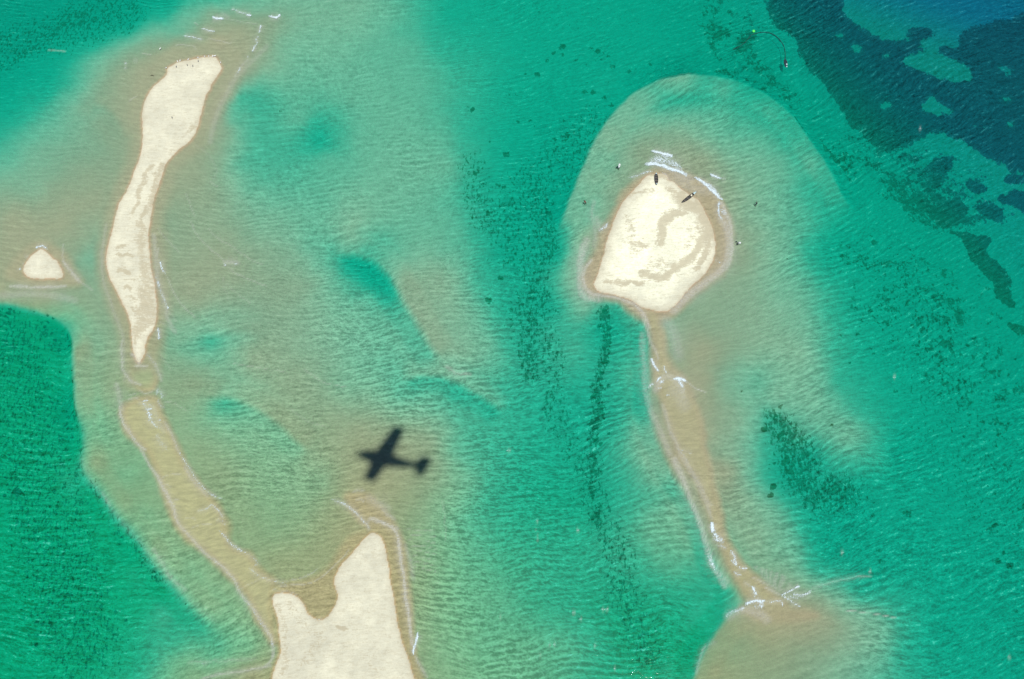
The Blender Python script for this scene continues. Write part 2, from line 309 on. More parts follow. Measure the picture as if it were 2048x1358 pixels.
dampline(z4([(790, 640), (790, 700)]), 6, .7, 4)
for k, (a, b) in enumerate([(690, 120), (690, 150), (690, 180), (690, 230), (700, 265), (725, 310), (740, 350), (750, 400), (770, 440), (790, 490)]):
    dampline(z4([(a, b), (a + [55, 30, 80, 40, 65, 90, 35, 60, 75, 40][k], b + [6, 14, 2, 18, 8, 0, 12, 20, 5, 10][k])]), [4.5, 3, 5, 3.5, 6, 3, 5, 4, 3, 5][k], [.8, .6, .75, .55, .85, .6, .8, .7, .6, .8][k], 2.5)
dampline(z1([(1110, 780), (1150, 740)]), 4, .7, 3)
dampline(z7([(2000, 1030), (2030, 1040)]), 5, .95, 2); dampline(z7([(1870, 1075), (1900, 1080)]), 4, .5, 3); dampline(z7([(1680, 1190), (1700, 1240), (1690, 1300)]), 8, .35, 6)
dampline(z8([(10, 1035), (35, 1040)]), 7, .9, 2.5); dampline(z8([(50, 650), (65, 660)]), 2.5, .5, 2)
dampline(z8([(215, 680), (222, 690)]), 2.5, .5, 2)
dmask = (land > 0)
kd = damp * 0
drycol = np.tile(c_dry, (N, 1))
# sun-bleached crust on the round islet is paler than on the long spit
bl = ss(0, 40, sdi[3]); drycol = mixc(drycol, np.minimum(drycol * 1.32, .82), bl * (1 - kd))
drycol = drycol * (1 + .16 * (fbm(CX * .5, CY * .5, 71, 4) - .5) + .22 * (fbm(CX * .12, CY * .12, 72, 3) - .5))[:, None]
rim = .45 * ss(-1.0, 1.0, land) + .35 * ss(0, 4.5, land + 5 * (fbm(CX * .8, CY * .8, 91, 3) - .5)) + .20 * ss(2, 12, land + 16 * (fbm(CX * .3, CY * .3, 92, 4) - .5))
landcol = mixc(np.tile(c_damp, (N, 1)), drycol, rim)
sed = np.where(dmask[:, None], landcol, sed).astype(np.float32)

# ------------------------------------------------------------------ seagrass and weed
weed = np.zeros(N, np.float32); weed_fine = np.zeros(N, np.float32)
def band(arr, pts, w, dens, soft=None):
    soft = soft or w * .6
    idx, d, _, _ = seg_dist((BX, BY), smooth_poly(pts, 1, False) if len(pts) > 2 else pts, w + soft)
    arr[idx] = np.maximum(arr[idx], dens * (1 - ss(w - soft, w + soft, d)))
def meadow(arr, pts, dens, soft=10, P=(BX, BY)):
    sd = signed(P, smooth_poly(pts, 1), 60)
    arr[:] = np.maximum(arr, dens * ss(-soft, soft, sd))
def bare(pts, soft=6):
    sd = signed((BX * .4 + WX * .6, BY * .4 + WY * .6), smooth_poly(pts, 1), 60)
    soft = soft * 2.2; k = 1 - ss(-soft, soft, sd)
    weed[:] = weed * k; weed_fine[:] = weed_fine * k
# the big dark meadow, upper right
meadow(weed, [(1540, -80), (1548, 30), (1575, 60), (1612, 100), (1640, 125), (1665, 160), (1690, 205), (1715, 240), (1745, 275), (1775, 290), (1830, 285), (1850, 270), (1885, 255), (1930, 262), (1975, 290),
              (2000, 310), (2048, 340), (2300, 420), (2500, -200)], 1.0, 17)
meadow(weed, z3([(1230, 980), (1350, 930), (1480, 920), (1560, 880), (1650, 900), (1680, 960), (1600, 1060), (1700, 1180), (1760, 1240), (1640, 1330), (1560, 1260), (1440, 1160), (1400, 1110), (1300, 1050)]), .68, 14)
meadow(weed, z3([(1480, 950), (1560, 900), (1640, 890), (1680, 950), (1620, 1000), (1520, 990)]), .9, 8)
meadow(weed, z3([(1730, 1040), (1800, 1010), (1890, 1030), (1900, 1080), (1820, 1110), (1740, 1090)]), .92, 6)
meadow(weed, z3([(1930, 1080), (2048, 1060), (2150, 1100), (2150, 1230), (2040, 1200), (1940, 1150)]), .9, 8)
meadow(weed, z3([(1780, 1170), (1880, 1140), (1960, 1180), (1960, 1260), (1860, 1270), (1790, 1230)]), .85, 8)
meadow(weed, z3([(1400, 1140), (1480, 1100), (1640, 1150), (1760, 1190), (1750, 1240), (1660, 1320), (1600, 1300), (1500, 1210)]), .9, 8)
meadow(weed, z3([(1980, 1000), (2100, 980), (2100, 1060), (1990, 1040)]), .85, 7)
meadow(weed, z6([(1600, 0), (1760, 30), (1880, 40), (1890, 80), (1850, 140), (1980, 230), (2000, 300), (1990, 370), (2030, 430), (1990, 470), (1930, 440), (1890, 370), (1860, 290), (1760, 220), (1730, 150), (1710, 80), (1640, 30)]), .93, 7)
meadow(weed, z6([(1960, 530), (2048, 560), (2200, 600), (2200, 700), (2020, 620), (1960, 580)]), .9, 7)
meadow(weed, z3([(815, 790), (870, 820), (930, 890), (990, 950), (1100, 990), (1040, 940), (980, 890), (900, 820), (840, 770)]), .75, 6)
band(weed, z3([(700, 640), (790, 740), (830, 800)]), 4, .7, 5)
meadow(weed, z3([(170, 400), (330, 300), (560, 210), (640, 330), (650, 440), (760, 560), (840, 640), (700, 620), (560, 520), (460, 470), (330, 425)]), .56, 22)
meadow(weed, [(1380, -20), (1500, -20), (1540, 60), (1500, 120), (1420, 110), (1400, 40)], .54, 30)
meadow(weed, z3([(900, 750), (1100, 700), (1300, 830), (1480, 780), (1700, 900), (1950, 1000), (2100, 1300), (1900, 1346), (1500, 1346), (1300, 1200), (1100, 1080), (950, 960)]), .55, 30)
meadow(weed, z6([(900, 0), (1500, 0), (1750, 200), (1950, 450), (2100, 700), (2100, 1346), (1700, 1200), (1350, 900), (1100, 600), (950, 300)]), .47, 60)
meadow(weed, z9([(1500, 0), (2100, 0), (2100, 700), (1900, 650), (1700, 300)]), .42, 50)
for p in ([(1690, -40), (1700, 12), (1730, 35), (1765, 52), (1800, 62), (1835, 60), (1828, 48), (1850, 32), (1880, 35), (1885, 55), (1862, 68), (1890, 72), (1935, 70), (1930, 55), (1945, 35), (2000, 20), (2045, 10), (2200, -40)],
          [(1818, 104), (1850, 92), (1885, 85), (1925, 100), (1952, 112), (1958, 142), (1930, 140), (1900, 138), (1868, 124)], [(1855, 65), (1880, 68), (1890, 85), (1870, 85)],
          z3([(1545, 510), (1580, 560), (1620, 590), (1672, 608), (1600, 620), (1540, 612), (1490, 590), (1510, 550)]), z3([(1235, 570), (1270, 560), (1295, 580), (1265, 597)]),
          z3([(1065, 230), (1090, 218), (1120, 235), (1090, 248)]), z3([(1960, 520), (2030, 525), (1990, 545)]), z3([(1260, 265), (1290, 260), (1285, 275)]), z3([(980, 152), (1010, 150), (1000, 162)]),
          z3([(1960, 340), (2010, 350), (2010, 375), (1975, 360)]), z3([(2000, 680), (2030, 670), (2030, 695)])):
    bare(p)
meadow(weed, z3([(1410, 110), (1470, 90), (1540, 100), (1560, 150), (1500, 185), (1430, 160)]), .8, 6)
# isolated clumps: (x, y, radius, density)
def clumps(lst):
    for (x, y, r, dn) in lst:
        m = (np.abs(WX - x) < 3 * r) & (np.abs(WY - y) < 3 * r)
        d = np.hypot((WX[m] - x), (WY[m] - y) * 1.25)
        weed[m] = np.maximum(weed[m], dn * (1 - ss(r * .1, r * 2.1, d)))
def zc(f, lst): return [(f([(a, b)])[0] + (r, dn)) for a, b, r, dn in lst]
clumps(zc(z2, [(1310, 250, 8, .8), (1255, 290, 5, .65), (1215, 335, 6, .65), (1290, 350, 6, .65), (1160, 415, 6, .9), (1090, 410, 5, .6), (1380, 215, 7, .55), (1470, 260, 9, .62), (1515, 270, 6, .8), (1580, 305, 7, .6), (1500, 330, 5, .6), (1385, 325, 6, .6),
               (1550, 385, 9, .6), (1600, 360, 9, .6), (1690, 390, 8, .65), (1740, 380, 6, .5), (1560, 460, 8, .65), (1490, 515, 6, .75), (1435, 520, 7, .65), (1545, 550, 7, .7), (1610, 500, 8, .5), (1670, 530, 7, .65), (1600, 590, 7, .65), (1430, 680, 7, .6),
               (1110, 680, 6, .65), (1040, 690, 5, .55), (975, 540, 7, .6), (1030, 535, 5, .6), (770, 630, 9, .7), (740, 610, 6, .6), (870, 815, 5, .6), (900, 815, 5, .55), (975, 880, 8, .7), (720, 910, 5, .6), (1330, 770, 9, .65), (930, 1070, 10, .75), (870, 1235, 9, .8),
               (775, 1260, 7, .7), (840, 1310, 7, .65), (790, 1000, 6, .75), (600, 765, 6, .45), (565, 1120, 5, .5), (600, 1150, 4, .5), (1825, 340, 6, .55), (1200, 1180, 9, .6), (960, 1080, 6, .8), (1300, 850, 5, .55)]))
clumps(zc(z5, [(1030, 150, 8, .75), (1190, 215, 10, .75), (940, 300, 8, .75), (870, 430, 9, .75), (1050, 435, 7, .7), (940, 490, 8, .5), (1550, 490, 8, .7), (1560, 790, 7, .85), (1530, 860, 8, .95), (1490, 990, 7, .8), (1530, 930, 5, .8), (1480, 1160, 8, .8), (1480, 1310, 7, .7)]))
clumps(zc(z6, [(1030, 110, 10, .6), (1040, 205, 10, .7), (1190, 80, 7, .7), (1030, 260, 6, .7), (1380, 335, 6, .7), (1360, 200, 6, .6), (1190, 440, 8, .6), (1150, 405, 5, .6), (1270, 570, 7, .7), (1090, 630, 6, .65), (1450, 700, 10, .7), (1430, 640, 10, .5), (1180, 740, 5, .75),
               (1500, 860, 6, .7), (1740, 690, 8, .75), (1790, 650, 7, .6), (1780, 765, 6, .75), (1540, 915, 6, .65), (935, 1165, 6, .85), (2030, 765, 6, .8), (1660, 520, 8, .6), (1600, 360, 8, .5), (1980, 1160, 8, .6), (1045, 800, 5, .6), (990, 635, 5, .5),
               (640, 1060, 10, .6), (540, 1190, 9, .85), (640, 1230, 14, .85), (370, 910, 6, .6), (400, 970, 7, .65), (480, 1020, 6, .6), (830, 1015, 6, .55), (600, 1120, 9, .6)]))
clumps(zc(z9, [(660, 60, 12, .75), (700, 130, 12, .7), (590, 210, 8, .95), (575, 265, 7, .85), (640, 260, 7, .85), (740, 260, 12, .6), (820, 300, 12, .6), (900, 320, 10, .5), (1000, 230, 14, .5), (975, 260, 5, .75), (1385, 370, 10, .65), (1125, 340, 8, .6), (1185, 305, 6, .6),
               (1100, 510, 14, .5), (1160, 470, 9, .5), (1210, 590, 5, .7), (1220, 645, 6, .7), (1820, 45, 9, .7), (1910, 255, 6, .85), (1870, 460, 7, .9), (1900, 445, 6, .9), (1925, 480, 6, .9), (1855, 470, 5, .8), (1920, 655, 8, .95), (1990, 680, 8, .9),
               (1955, 600, 4, .9), (1890, 755, 6, .8), (2035, 550, 6, .8), (2045, 650, 5, .8), (1780, 150, 12, .5), (1840, 200, 10, .55), (1240, 690, 8, .5), (1130, 90, 9, .55), (2030, 945, 5, .7)]))
clumps(zc(z7, [(70, 245, 11, 1.), (0, 260, 6, 1.), (-2, 160, 5, .9), (220, 955, 5, .85), (450, 1005, 5, .8), (185, 1140, 5, .85), (680, 945, 4, .8), (400, 1140, 4, .7), (530, 970, 4, .7), (640, 715, 4, .8), (720, 1000, 4, .7), (190, 1010, 4, .75), (460, 1060, 4, .6), (560, 470, 4, .6),
               (680, 550, 5, .75), (640, 400, 5, .7), (740, 580, 4, .7), (640, 480, 5, .65), (690, 510, 4, .7), (800, 640, 4, .6), (600, 720, 4, .7)]))
clumps(zc(z4, [(60, 495, 5, .8), (150, 545, 4, .85), (230, 575, 5, .85), (270, 520, 5, .85), (20, 500, 5, .8), (45, 605, 5, .8), (290, 650, 3.5, .95), (100, 590, 10, .55), (330, 600, 4, .8), (370, 690, 4, .75), (150, 610, 8, .5), (50, 570, 4, .8), (140, 480, 4, .7), (200, 545, 4, .7),
               (325, 850, 4, .85), (130, 880, 3, .8), (410, 840, 3, .8), (440, 890, 3, .7), (395, 1000, 4, .7), (350, 720, 4, .6), (300, 590, 3, .8), (10, 545, 4, .8), (1640, 650, 1, .0)]))
clumps(zc(z1, [(1640, 640, 5, .5), (1680, 655, 4, .5), (890, 443, 1, .0)]))
rs = random.Random(7)
def scatter(pts, w, n, r0, r1, d0, d1):
    pts = smooth_poly(pts, 1, False); L = []
    for _ in range(n):
        i = rs.randrange(len(pts) - 1); t = rs.random()
        x = pts[i][0] * (1 - t) + pts[i + 1][0] * t + rs.gauss(0, w * .5); y = pts[i][1] * (1 - t) + pts[i + 1][1] * t + rs.gauss(0, w * .35)
        L.append((x, y, rs.uniform(r0, r1), rs.uniform(d0, d1)))
    clumps(L)
scatter([(0, 615), (45, 620), (90, 640), (125, 670), (140, 720), (140, 800)], 16, 60, 2, 4, .55, .85)
scatter([(150, 820), (160, 900), (200, 1000), (250, 1080), (300, 1140), (370, 1210)], 18, 70, 2, 4, .5, .75)
scatter([(0, 1220), (150, 1260), (260, 1230)], 60, 40, 2, 3.5, .5, .75)
scatter([(1150, 100), (1210, 140), (1200, 190), (1150, 240), (1100, 260)], 60, 40, 3, 6, .4, .6)
scatter([(1700, 480), (1800, 600), (1880, 750), (1950, 900), (2000, 1050)], 130, 110, 3, 8, .4, .62)
scatter([(1560, 900), (1610, 970), (1690, 1000), (1740, 1080)], 60, 40, 3, 7, .45, .62)
# fine weed between the shoals
band(weed_fine, [(1185, 250), (1120, 330), (1050, 380), (1010, 420), (1030, 500), (1070, 560), (1060, 640)], 60, .50)
band(weed_fine, [(1075, 380), (1090, 460), (1085, 560), (1060, 650), (1055, 740)], 30, .60)
band(weed_fine, [(950, 330), (960, 420), (1000, 450)], 40, .5)
band(weed_fine, [(1215, 615), (1210, 690), (1205, 760), (1195, 830), (1190, 900), (1185, 980), (1200, 1050)], 16, .70, 14)
scatter([(1215, 620), (1210, 690), (1205, 760), (1195, 830), (1190, 900), (1185, 980), (1200, 1050)], 16, 70, 3, 6, .5, .85)
band(weed_fine, [(1100, 680), (1110, 760), (1110, 840), (1150, 900)], 32, .52)
band(weed_fine, [(1170, 900), (1190, 1000), (1230, 1080), (1250, 1200), (1290, 1300)], 45, .52)
band(weed_fine, [(1560, 830), (1590, 900), (1620, 970), (1690, 990)], 48, .70, 40)
band(weed_fine, [(1480, 730), (1510, 790), (1540, 830)], 20, .5)
band(weed_fine, [(-40, 90), (60, 70), (150, 40), (240, 10)], 60, .55)
band(weed_fine, [(30, 110), (100, 60), (170, 20)], 14, .65)
band(weed_fine, [(0, 640), (70, 655), (120, 690)], 22, .5, 18)
band(weed_fine, [(140, 800), (150, 900), (195, 1000), (260, 1090), (320, 1160)], 22, .52, 20)
band(weed_fine, [(0, 700), (60, 900), (100, 1100), (160, 1300)], 110, .53)
band(weed_fine, [(1800, 600), (1900, 800), (2000, 1000)], 120, .40)
band(weed_fine, [(970, 0), (1100, 20), (1250, 40)], 50, .30)
for arr in (weed, weed_fine): arr *= np.where(land > -4, 0, 1) * ss(.5, .9, depth + .25)
outw = (PX > 2048) & (PY < 900)
weed = np.clip(weed, 0, 1); weed_fine = np.clip(weed_fine, 0, 1) * ss(.75, 1.2, depth)
olive = np.zeros(N, np.float32)
band(olive, [(930, 330), (990, 380), (970, 440)], 60, 1.); band(olive, [(1000, 500), (1010, 600), (980, 600)], 60, .8)
band(olive, [(1530, 850), (1560, 900), (1550, 980)], 50, 1.); band(olive, [(20, 980), (10, 985)], 30, .8)

# ------------------------------------------------------------------ water surface fields
foam = np.zeros(N, np.float32); veil = np.zeros(N, np.float32)
def froth(pts, w, s, arr=None, taper=.15, P=None):
    arr = foam if arr is None else arr
    P = P or (WX, WY)
    p = smooth_poly(pts, 2, False) if len(pts) > 2 else pts
    idx, d, _, t = seg_dist(P, p, w * 3.5 + 6)
    tt_ = (1 - taper + taper * ss(0, .12, t) * ss(0, .12, 1 - t))
    if arr is veil:
        k = s * 1.15 * tt_ * (1 - ss(w * .2, w * 1.5, d))
        arr[idx] = np.maximum(arr[idx], k)
        arr[idx] = np.maximum(arr[idx], s * (.42 if w > 1.75 else 0) * ss(0, .2, t) * ss(0, .2, 1 - t) * np.exp(-(d / (1.8 * w + 2.2)) ** 2))
    else:
        k = s * (1 - ss(w * .15, w * 1.6, d)) * tt_
        arr[idx] = np.maximum(arr[idx], k)
        veil[idx] = np.maximum(veil[idx], s * .45 * np.exp(-(d / (1.6 * w + 2.5)) ** 2) * ss(0, .15, t) * ss(0, .15, 1 - t))
# breakers off the round islet
froth(zd([(595, 75), (640, 90), (680, 100), (725, 108)]), 3.5, .95); froth(zd([(540, 170), (600, 165), (660, 180), (720, 205), (780, 225), (830, 245)]), 4, .95)
froth(zd([(590, 140), (660, 140), (740, 160), (780, 200)]), 9, .62); froth(zd([(640, 110), (700, 130), (750, 165)]), 7, .55)
froth(zd([(415, 265), (460, 262), (520, 240), (590, 225)]), 2.2, .6); froth(zd([(660, 235), (690, 250), (705, 285)]), 1.8, .6)
froth(zd([(900, 275), (950, 290), (1000, 345), (1040, 380), (1085, 420)]), 3.2, .95); froth(zd([(960, 310), (1020, 340), (1050, 380), (1070, 410)]), 5.5, .7)
froth(zd([(1005, 248), (1040, 262), (1070, 275)]), 2.8, 1.); froth(zd([(1080, 278), (1110, 284)]), 1.5, .6)
froth(zd([(1065, 440), (1055, 490), (1065, 530), (1085, 560)]), 3, .75); froth(zd([(1080, 500), (1110, 520)]), 5, .55)
froth(zd([(1080, 560), (1120, 620), (1140, 720), (1140, 800), (1120, 880), (1060, 950), (980, 1010), (900, 1070), (800, 1150), (740, 1220)]), 9, .5, veil)
froth(zd([(1080, 450), (1120, 530), (1150, 620), (1160, 720), (1155, 830), (1120, 920)]), 4, .6, veil)
froth(zd([(1030, 850), (1060, 870), (1100, 880)]), 1.5, .5); froth(zd([(860, 280), (800, 260), (760, 240)]), 12, .35, veil); froth(zd([(700, 270), (800, 310), (900, 350), (980, 370)]), 10, .25, veil)
froth(zd([(210, 640), (250, 620), (265, 600)]), 3.5, .6); froth(zd([(190, 560), (215, 640)]), 6, .3, veil)
froth(zd([(120, 720), (70, 850), (80, 960), (70, 1060), (110, 1130), (200, 1130)]), 9, .5, veil); froth(zd([(150, 860), (100, 920), (95, 1000), (120, 1080), (200, 1110), (300, 1120), (400, 1145), (480, 1190), (540, 1260), (570, 1340)]), 3.5, .6, veil)
froth(zd([(170, 440), (150, 540), (190, 640), (170, 760)]), 5, .25, veil)
froth(zd([(900, 500), (910, 470), (960, 510), (970, 560)]), 1.2, .3, veil)
# spit south of the round islet
froth(z5([(1760, 520), (1800, 600), (1810, 680), (1840, 720), (1860, 780)]), 2.5, .45, veil); froth(z5([(1820, 780), (1840, 820), (1865, 850)]), 3, .9); froth(z5([(1895, 820), (1905, 870)]), 1.6, .7)
froth(z5([(1770, 640), (1775, 760), (1780, 880), (1790, 1000), (1830, 1120), (1880, 1220), (1930, 1340)]), 7, .32, veil)
froth(zb([(290, 0), (340, 90), (380, 160), (430, 210), (470, 280)]), 2.6, .95); froth(zb([(610, 220), (630, 320)]), 2, .75)
froth(zb([(420, 540), (440, 480), (500, 440)]), 2.6, .9); froth(zb([(200, 690), (250, 620), (330, 600)]), 2.6, .8); froth(zb([(450, 700), (530, 690)]), 1.6, .8); froth(zb([(500, 570), (560, 520)]), 3, .7)
froth(zb([(840, 470), (930, 460), (1030, 480), (1120, 530)]), 4, .92); froth(zb([(950, 540), (1030, 600), (1040, 680)]), 4, .75); froth(zb([(1080, 740), (1100, 780)]), 1.6, .6); froth(zb([(680, 860), (720, 860)]), 1.8, .7)
froth(zb([(400, 740), (400, 620), (560, 430), (720, 400), (860, 500), (1000, 700), (1050, 900)]), 8, .42, veil); froth(z6([(0, 960), (40, 1000), (60, 1050)]), 16, .25, veil)
froth(zb([(1150, 540), (1300, 640), (1450, 730), (1620, 800)]), 1.6, .55, veil)
froth(z5([(1900, 560), (1960, 640), (1980, 760)]), 14, .28, veil)
froth([(1325, 810), (1340, 860), (1365, 910), (1395, 960), (1420, 1010)], 4, .35, veil); froth([(1355, 890), (1382, 935)], 1.6, .35)
froth(z9([(0, 60), (60, 200), (120, 360), (170, 480), (200, 600), (230, 700), (300, 800)]), 7, .5, veil); froth(z9([(30, 30), (110, 150), (170, 260), (220, 400)]), 4, .33, veil)
froth(z9([(10, 0), (60, 5), (110, 30)]), 2, .4)
froth(zs([(150, 100), (155, 160), (175, 215)]), 4.2, 1.); froth(zs([(190, 240), (230, 290), (280, 340)]), 7.5, .66); froth(zs([(180, 300), (230, 350)]), 5, .6)
froth(zs([(210, 400), (300, 410), (360, 440)]), 2.4, .6); froth(zs([(390, 470), (440, 520), (460, 600), (440, 640)]), 2.8, .85); froth(zs([(400, 600), (470, 610), (480, 650)]), 3.2, .7)
froth(zs([(500, 660), (540, 680), (610, 685)]), 1.8, .8); froth(zs([(440, 730), (500, 765), (540, 775)]), 2.4, .75); froth(zs([(110, 530), (140, 580), (160, 640), (200, 710)]), 5, .62); froth(zs([(60, 330), (100, 440), (120, 540)]), 3, .4, veil)
froth(zs([(100, 500), (160, 650), (230, 760), (330, 860)]), 9, .4, veil)
froth(zs([(670, 930), (700, 970), (730, 1030)]), 2.8, .9); froth(zs([(690, 1000), (700, 1060)]), 4, .5); froth(zs([(730, 1030), (770, 1100)]), 1.8, .55)
froth(zs([(600, 1150), (650, 1120), (740, 1105), (830, 1110)]), 3.6, .95); froth(zs([(780, 1140), (810, 1180)]), 5, .7); froth(zs([(720, 1170), (790, 1210)]), 6, .5)
froth(zs([(830, 1120), (920, 1125), (1000, 1100), (1040, 1090)]), 1.8, .75); froth(zs([(1010, 1100), (1050, 1110), (1065, 1165)]), 2, .7); froth(zs([(1050, 1050), (1150, 1080), (1200, 1130), (1310, 1190)]), 1.7, .65)
froth(zs([(1050, 1030), (1150, 980), (1240, 940), (1290, 920)]), 2.2, .75); froth(zs([(1250, 930), (1290, 925)]), 3, .9); froth(zs([(1200, 1010), (1300, 1050), (1400, 1030), (1430, 980)]), 3.4, .66)
froth(zs([(1080, 1040), (1180, 1060), (1300, 1080)]), 4, .5); froth(zs([(340, 1300), (400, 1260), (440, 1240), (520, 1240), (580, 1180)]), 4.5, .6); froth(zs([(1440, 960), (1500, 930), (1600, 900)]), 1.6, .4)
froth(zs([(840, 940), (940, 980), (1040, 1030)]), 2, .5, veil); froth(zs([(680, 800), (780, 860), (900, 910), (1020, 950), (1120, 980)]), 1.8, .4, veil)
for k in range(9):
    y0 = 660 + 26 * k; x0 = 700 + 20 * k
    froth(zs([(x0, y0), (x0 + 170, y0 + 50 + 3 * k), (x0 + 380, y0 + 105)]), 1.2, .26, veil)
froth(zs([(580, 870), (640, 920)]), 3, .4, veil); froth(z9([(320, 980), (400, 930), (500, 960), (540, 1000)]), 10, .35, veil)
froth(z9([(150, 1200), (190, 1150), (250, 1120)]), 3, .3); froth([(1392, 1345), (1400, 1315), (1412, 1290)], 3, .35, veil); froth(z9([(1010, 945), (1150, 960), (1300, 990)]), 1.3, .5, veil)
froth(z9([(860, 800), (1000, 760), (1150, 740)]), 2, .3, veil)
# north end of the long island
froth(zt([(1010, 130), (1060, 155)]), 1.6, .75); froth(zt([(1060, 155), (1130, 195), (1220, 210), (1310, 228)]), 1.4, .7); froth(zt([(1245, 222), (1310, 230)]), 2.2, .95); froth(zt([(730, 255), (770, 280), (885, 290)]), 3, .85)
froth(zt([(880, 220), (960, 270)]), 5, .25, veil); froth(zt([(1590, 235), (1640, 262), (1690, 260), (1740, 220)]), 2.4, .9); froth(zt([(1455, 385), (1445, 450), (1435, 490)]), 2.2, .7); froth(zt([(1455, 385), (1455, 405)]), 2, .9)
froth(zt([(1440, 545), (1400, 560), (1385, 620), (1390, 670)]), 1.7, .7); froth(zt([(1360, 680), (1350, 730), (1325, 775)]), 1.7, .85); froth(zt([(1265, 840), (1240, 870)]), 1.5, .6); froth(zt([(1130, 1030), (1105, 1110)]), 2, .6)
froth(zt([(560, 430), (650, 455), (750, 470)]), 1.7, .85); froth(zt([(275, 540), (370, 550), (480, 570), (590, 590)]), 1.4, .75); froth(zt([(640, 600), (850, 598), (950, 660), (1010, 655)]), 1.1, .4, veil); froth(zt([(160, 690), (300, 670), (440, 700), (470, 760)]), 1.2, .35, veil)
froth(zt([(450, 350), (500, 380)]), 1.2, .4, veil); froth(zt([(900, 300), (1080, 305), (1200, 355), (1400, 360)]), 1.1, .28, veil)
froth(zt([(1260, 900), (1180, 970), (1100, 1100), (1050, 1200)]), 3, .3, veil); froth(z1([(1560, 270), (1480, 350), (1400, 430), (1330, 530), (1290, 620), (1250, 720), (1230, 830)]), 6, .2, veil)
froth(z1([(730, 370), (745, 365)]), 1.5, .7); froth(z1([(725, 393), (745, 393)]), 1.5, .5); froth(z1([(780, 355), (810, 356)]), 1.3, .4); froth(z1([(760, 590), (800, 560)]), 1.5, .3, veil); froth(z1([(830, 310), (880, 318)]), 1, .4, veil)
froth(z1([(280, 292), (380, 300)]), 1.3, .3, veil)
# crest lines that wrap round the east side of the long island
for pts, w, s in ((z1([(1085, 1130), (1110, 1190), (1140, 1270)]), 1.2, .45), (z1([(1150, 850), (1230, 910), (1270, 1000), (1250, 1060)]), 1.4, .22), (z1([(1230, 1060), (1270, 1090)]), 1.2, .4),
                  (z1([(1110, 1290), (1140, 1346)]), 1.3, .35), (z4([(1130, 0), (1165, 80), (1230, 140), (1300, 190), (1320, 240), (1380, 285), (1460, 320), (1560, 360)]), 1.4, .5),
                  (z4([(1220, 20), (1270, 80), (1350, 120), (1440, 190), (1540, 230)]), 1.3, .4), (z4([(920, 20), (980, 90), (1050, 160)]), 1.3, .38), (z4([(975, 300), (1000, 350), (1010, 400), (1060, 460), (1100, 500), (1140, 540)]), 1.5, .5),
                  (z4([(1310, 290), (1310, 370), (1340, 440)]), 1.2, .25), (z4([(1330, 350), (1400, 410), (1470, 460)]), 1.2, .33), (z4([(985, 500), (1030, 560)]), 1.3, .4), (z4([(930, 560), (990, 600), (1040, 640)]), 1.3, .35),
                  (z4([(960, 1030), (1040, 1050), (1090, 1090)]), 1.3, .4), (z4([(940, 760), (1000, 850)]), 1.2, .3), (z4([(1370, 810), (1450, 820), (1560, 840), (1680, 860)]), 1.3, .35),
                  (z4([(1780, 850), (1880, 920), (2020, 950)]), 1.4, .4), (z4([(1700, 1080), (1800, 1150), (1900, 1180)]), 1.3, .3), (z4([(930, 130), (920, 200), (950, 260)]), 1.6, .5)):
    froth(pts, w * .8, s * .75, veil)
froth(z4([(935, 210), (945, 250), (970, 280)]), 2, .85); froth(z4([(915, 310), (930, 370), (960, 430), (980, 490)]), 3, .55); froth(z4([(925, 330), (930, 350)]), 1.5, .8); froth(z4([(975, 480), (985, 492)]), 1.5, .85)
froth(z4([(900, 60), (915, 200), (920, 320), (955, 420), (985, 560), (1020, 620)]), 5, .32, veil); froth(z4([(925, 600), (930, 670)]), 2.6, .8); froth(z4([(1310, 228), (1320, 240)]), 1.6, .9); froth(z4([(1375, 230), (1385, 232)]), 1.3, .8); froth(z4([(1320, 215), (1390, 225)]), 5, .4, veil)
# swash lines beside the long island, its neck and the drowned bar
froth([(250, 760), (246, 720), (250, 690), (238, 650), (222, 605), (206, 565), (203, 500), (212, 450)], 3, .25, veil)
froth(zp([(230, 0), (220, 200), (230, 420), (250, 560), (310, 660), (360, 760), (440, 830), (600, 870)]), 2.4, .55, veil); froth(zp([(350, 600), (380, 640)]), 1.4, .4); froth(zp([(140, 860), (160, 1000), (200, 1200), (230, 1358)]), 6, .35, veil)
froth(zp([(690, 240), (760, 340), (830, 430), (910, 470)]), 1.4, .55); froth(zp([(860, 440), (930, 560), (970, 700), (1000, 800)]), 3, .4, veil); froth(zp([(890, 1060), (940, 960), (980, 1010), (1020, 1070), (1000, 1120)]), 3, .5); froth(zp([(920, 1140), (950, 1220), (1000, 1290), (1060, 1330)]), 2, .6)
froth(zp([(480, 500), (600, 520), (660, 530), (740, 500)]), 2, .55, veil); froth(zp([(430, 280), (520, 330), (540, 420), (580, 500)]), 4, .5, veil); froth(zp([(440, 340), (520, 310)]), 1, .5, veil)
froth(zp([(670, 1165), (740, 1175)]), 1.4, .9); froth(zp([(720, 1325), (840, 1340)]), 2, .85); froth(zp([(620, 1300), (760, 1240), (880, 1300)]), 2.4, .4); froth(zp([(380, 1080), (500, 1050)]), 1.4, .4, veil); froth(zp([(360, 1150), (550, 1135)]), 1.6, .4, veil); froth(zp([(560, 1000), (700, 1030), (830, 1000)]), 1.4, .4, veil)
froth(z4([(840, 1040), (870, 1100), (880, 1140), (920, 1180)]), 5, .55); froth(z4([(860, 1105), (890, 1110)]), 2, .8); froth(z4([(930, 1135), (940, 1140)]), 1.5, .8); froth(z4([(920, 1220), (940, 1270), (980, 1310)]), 5, .4); froth(z4([(820, 1040), (900, 1060), (920, 1140), (960, 1200)]), 6, .25, veil)
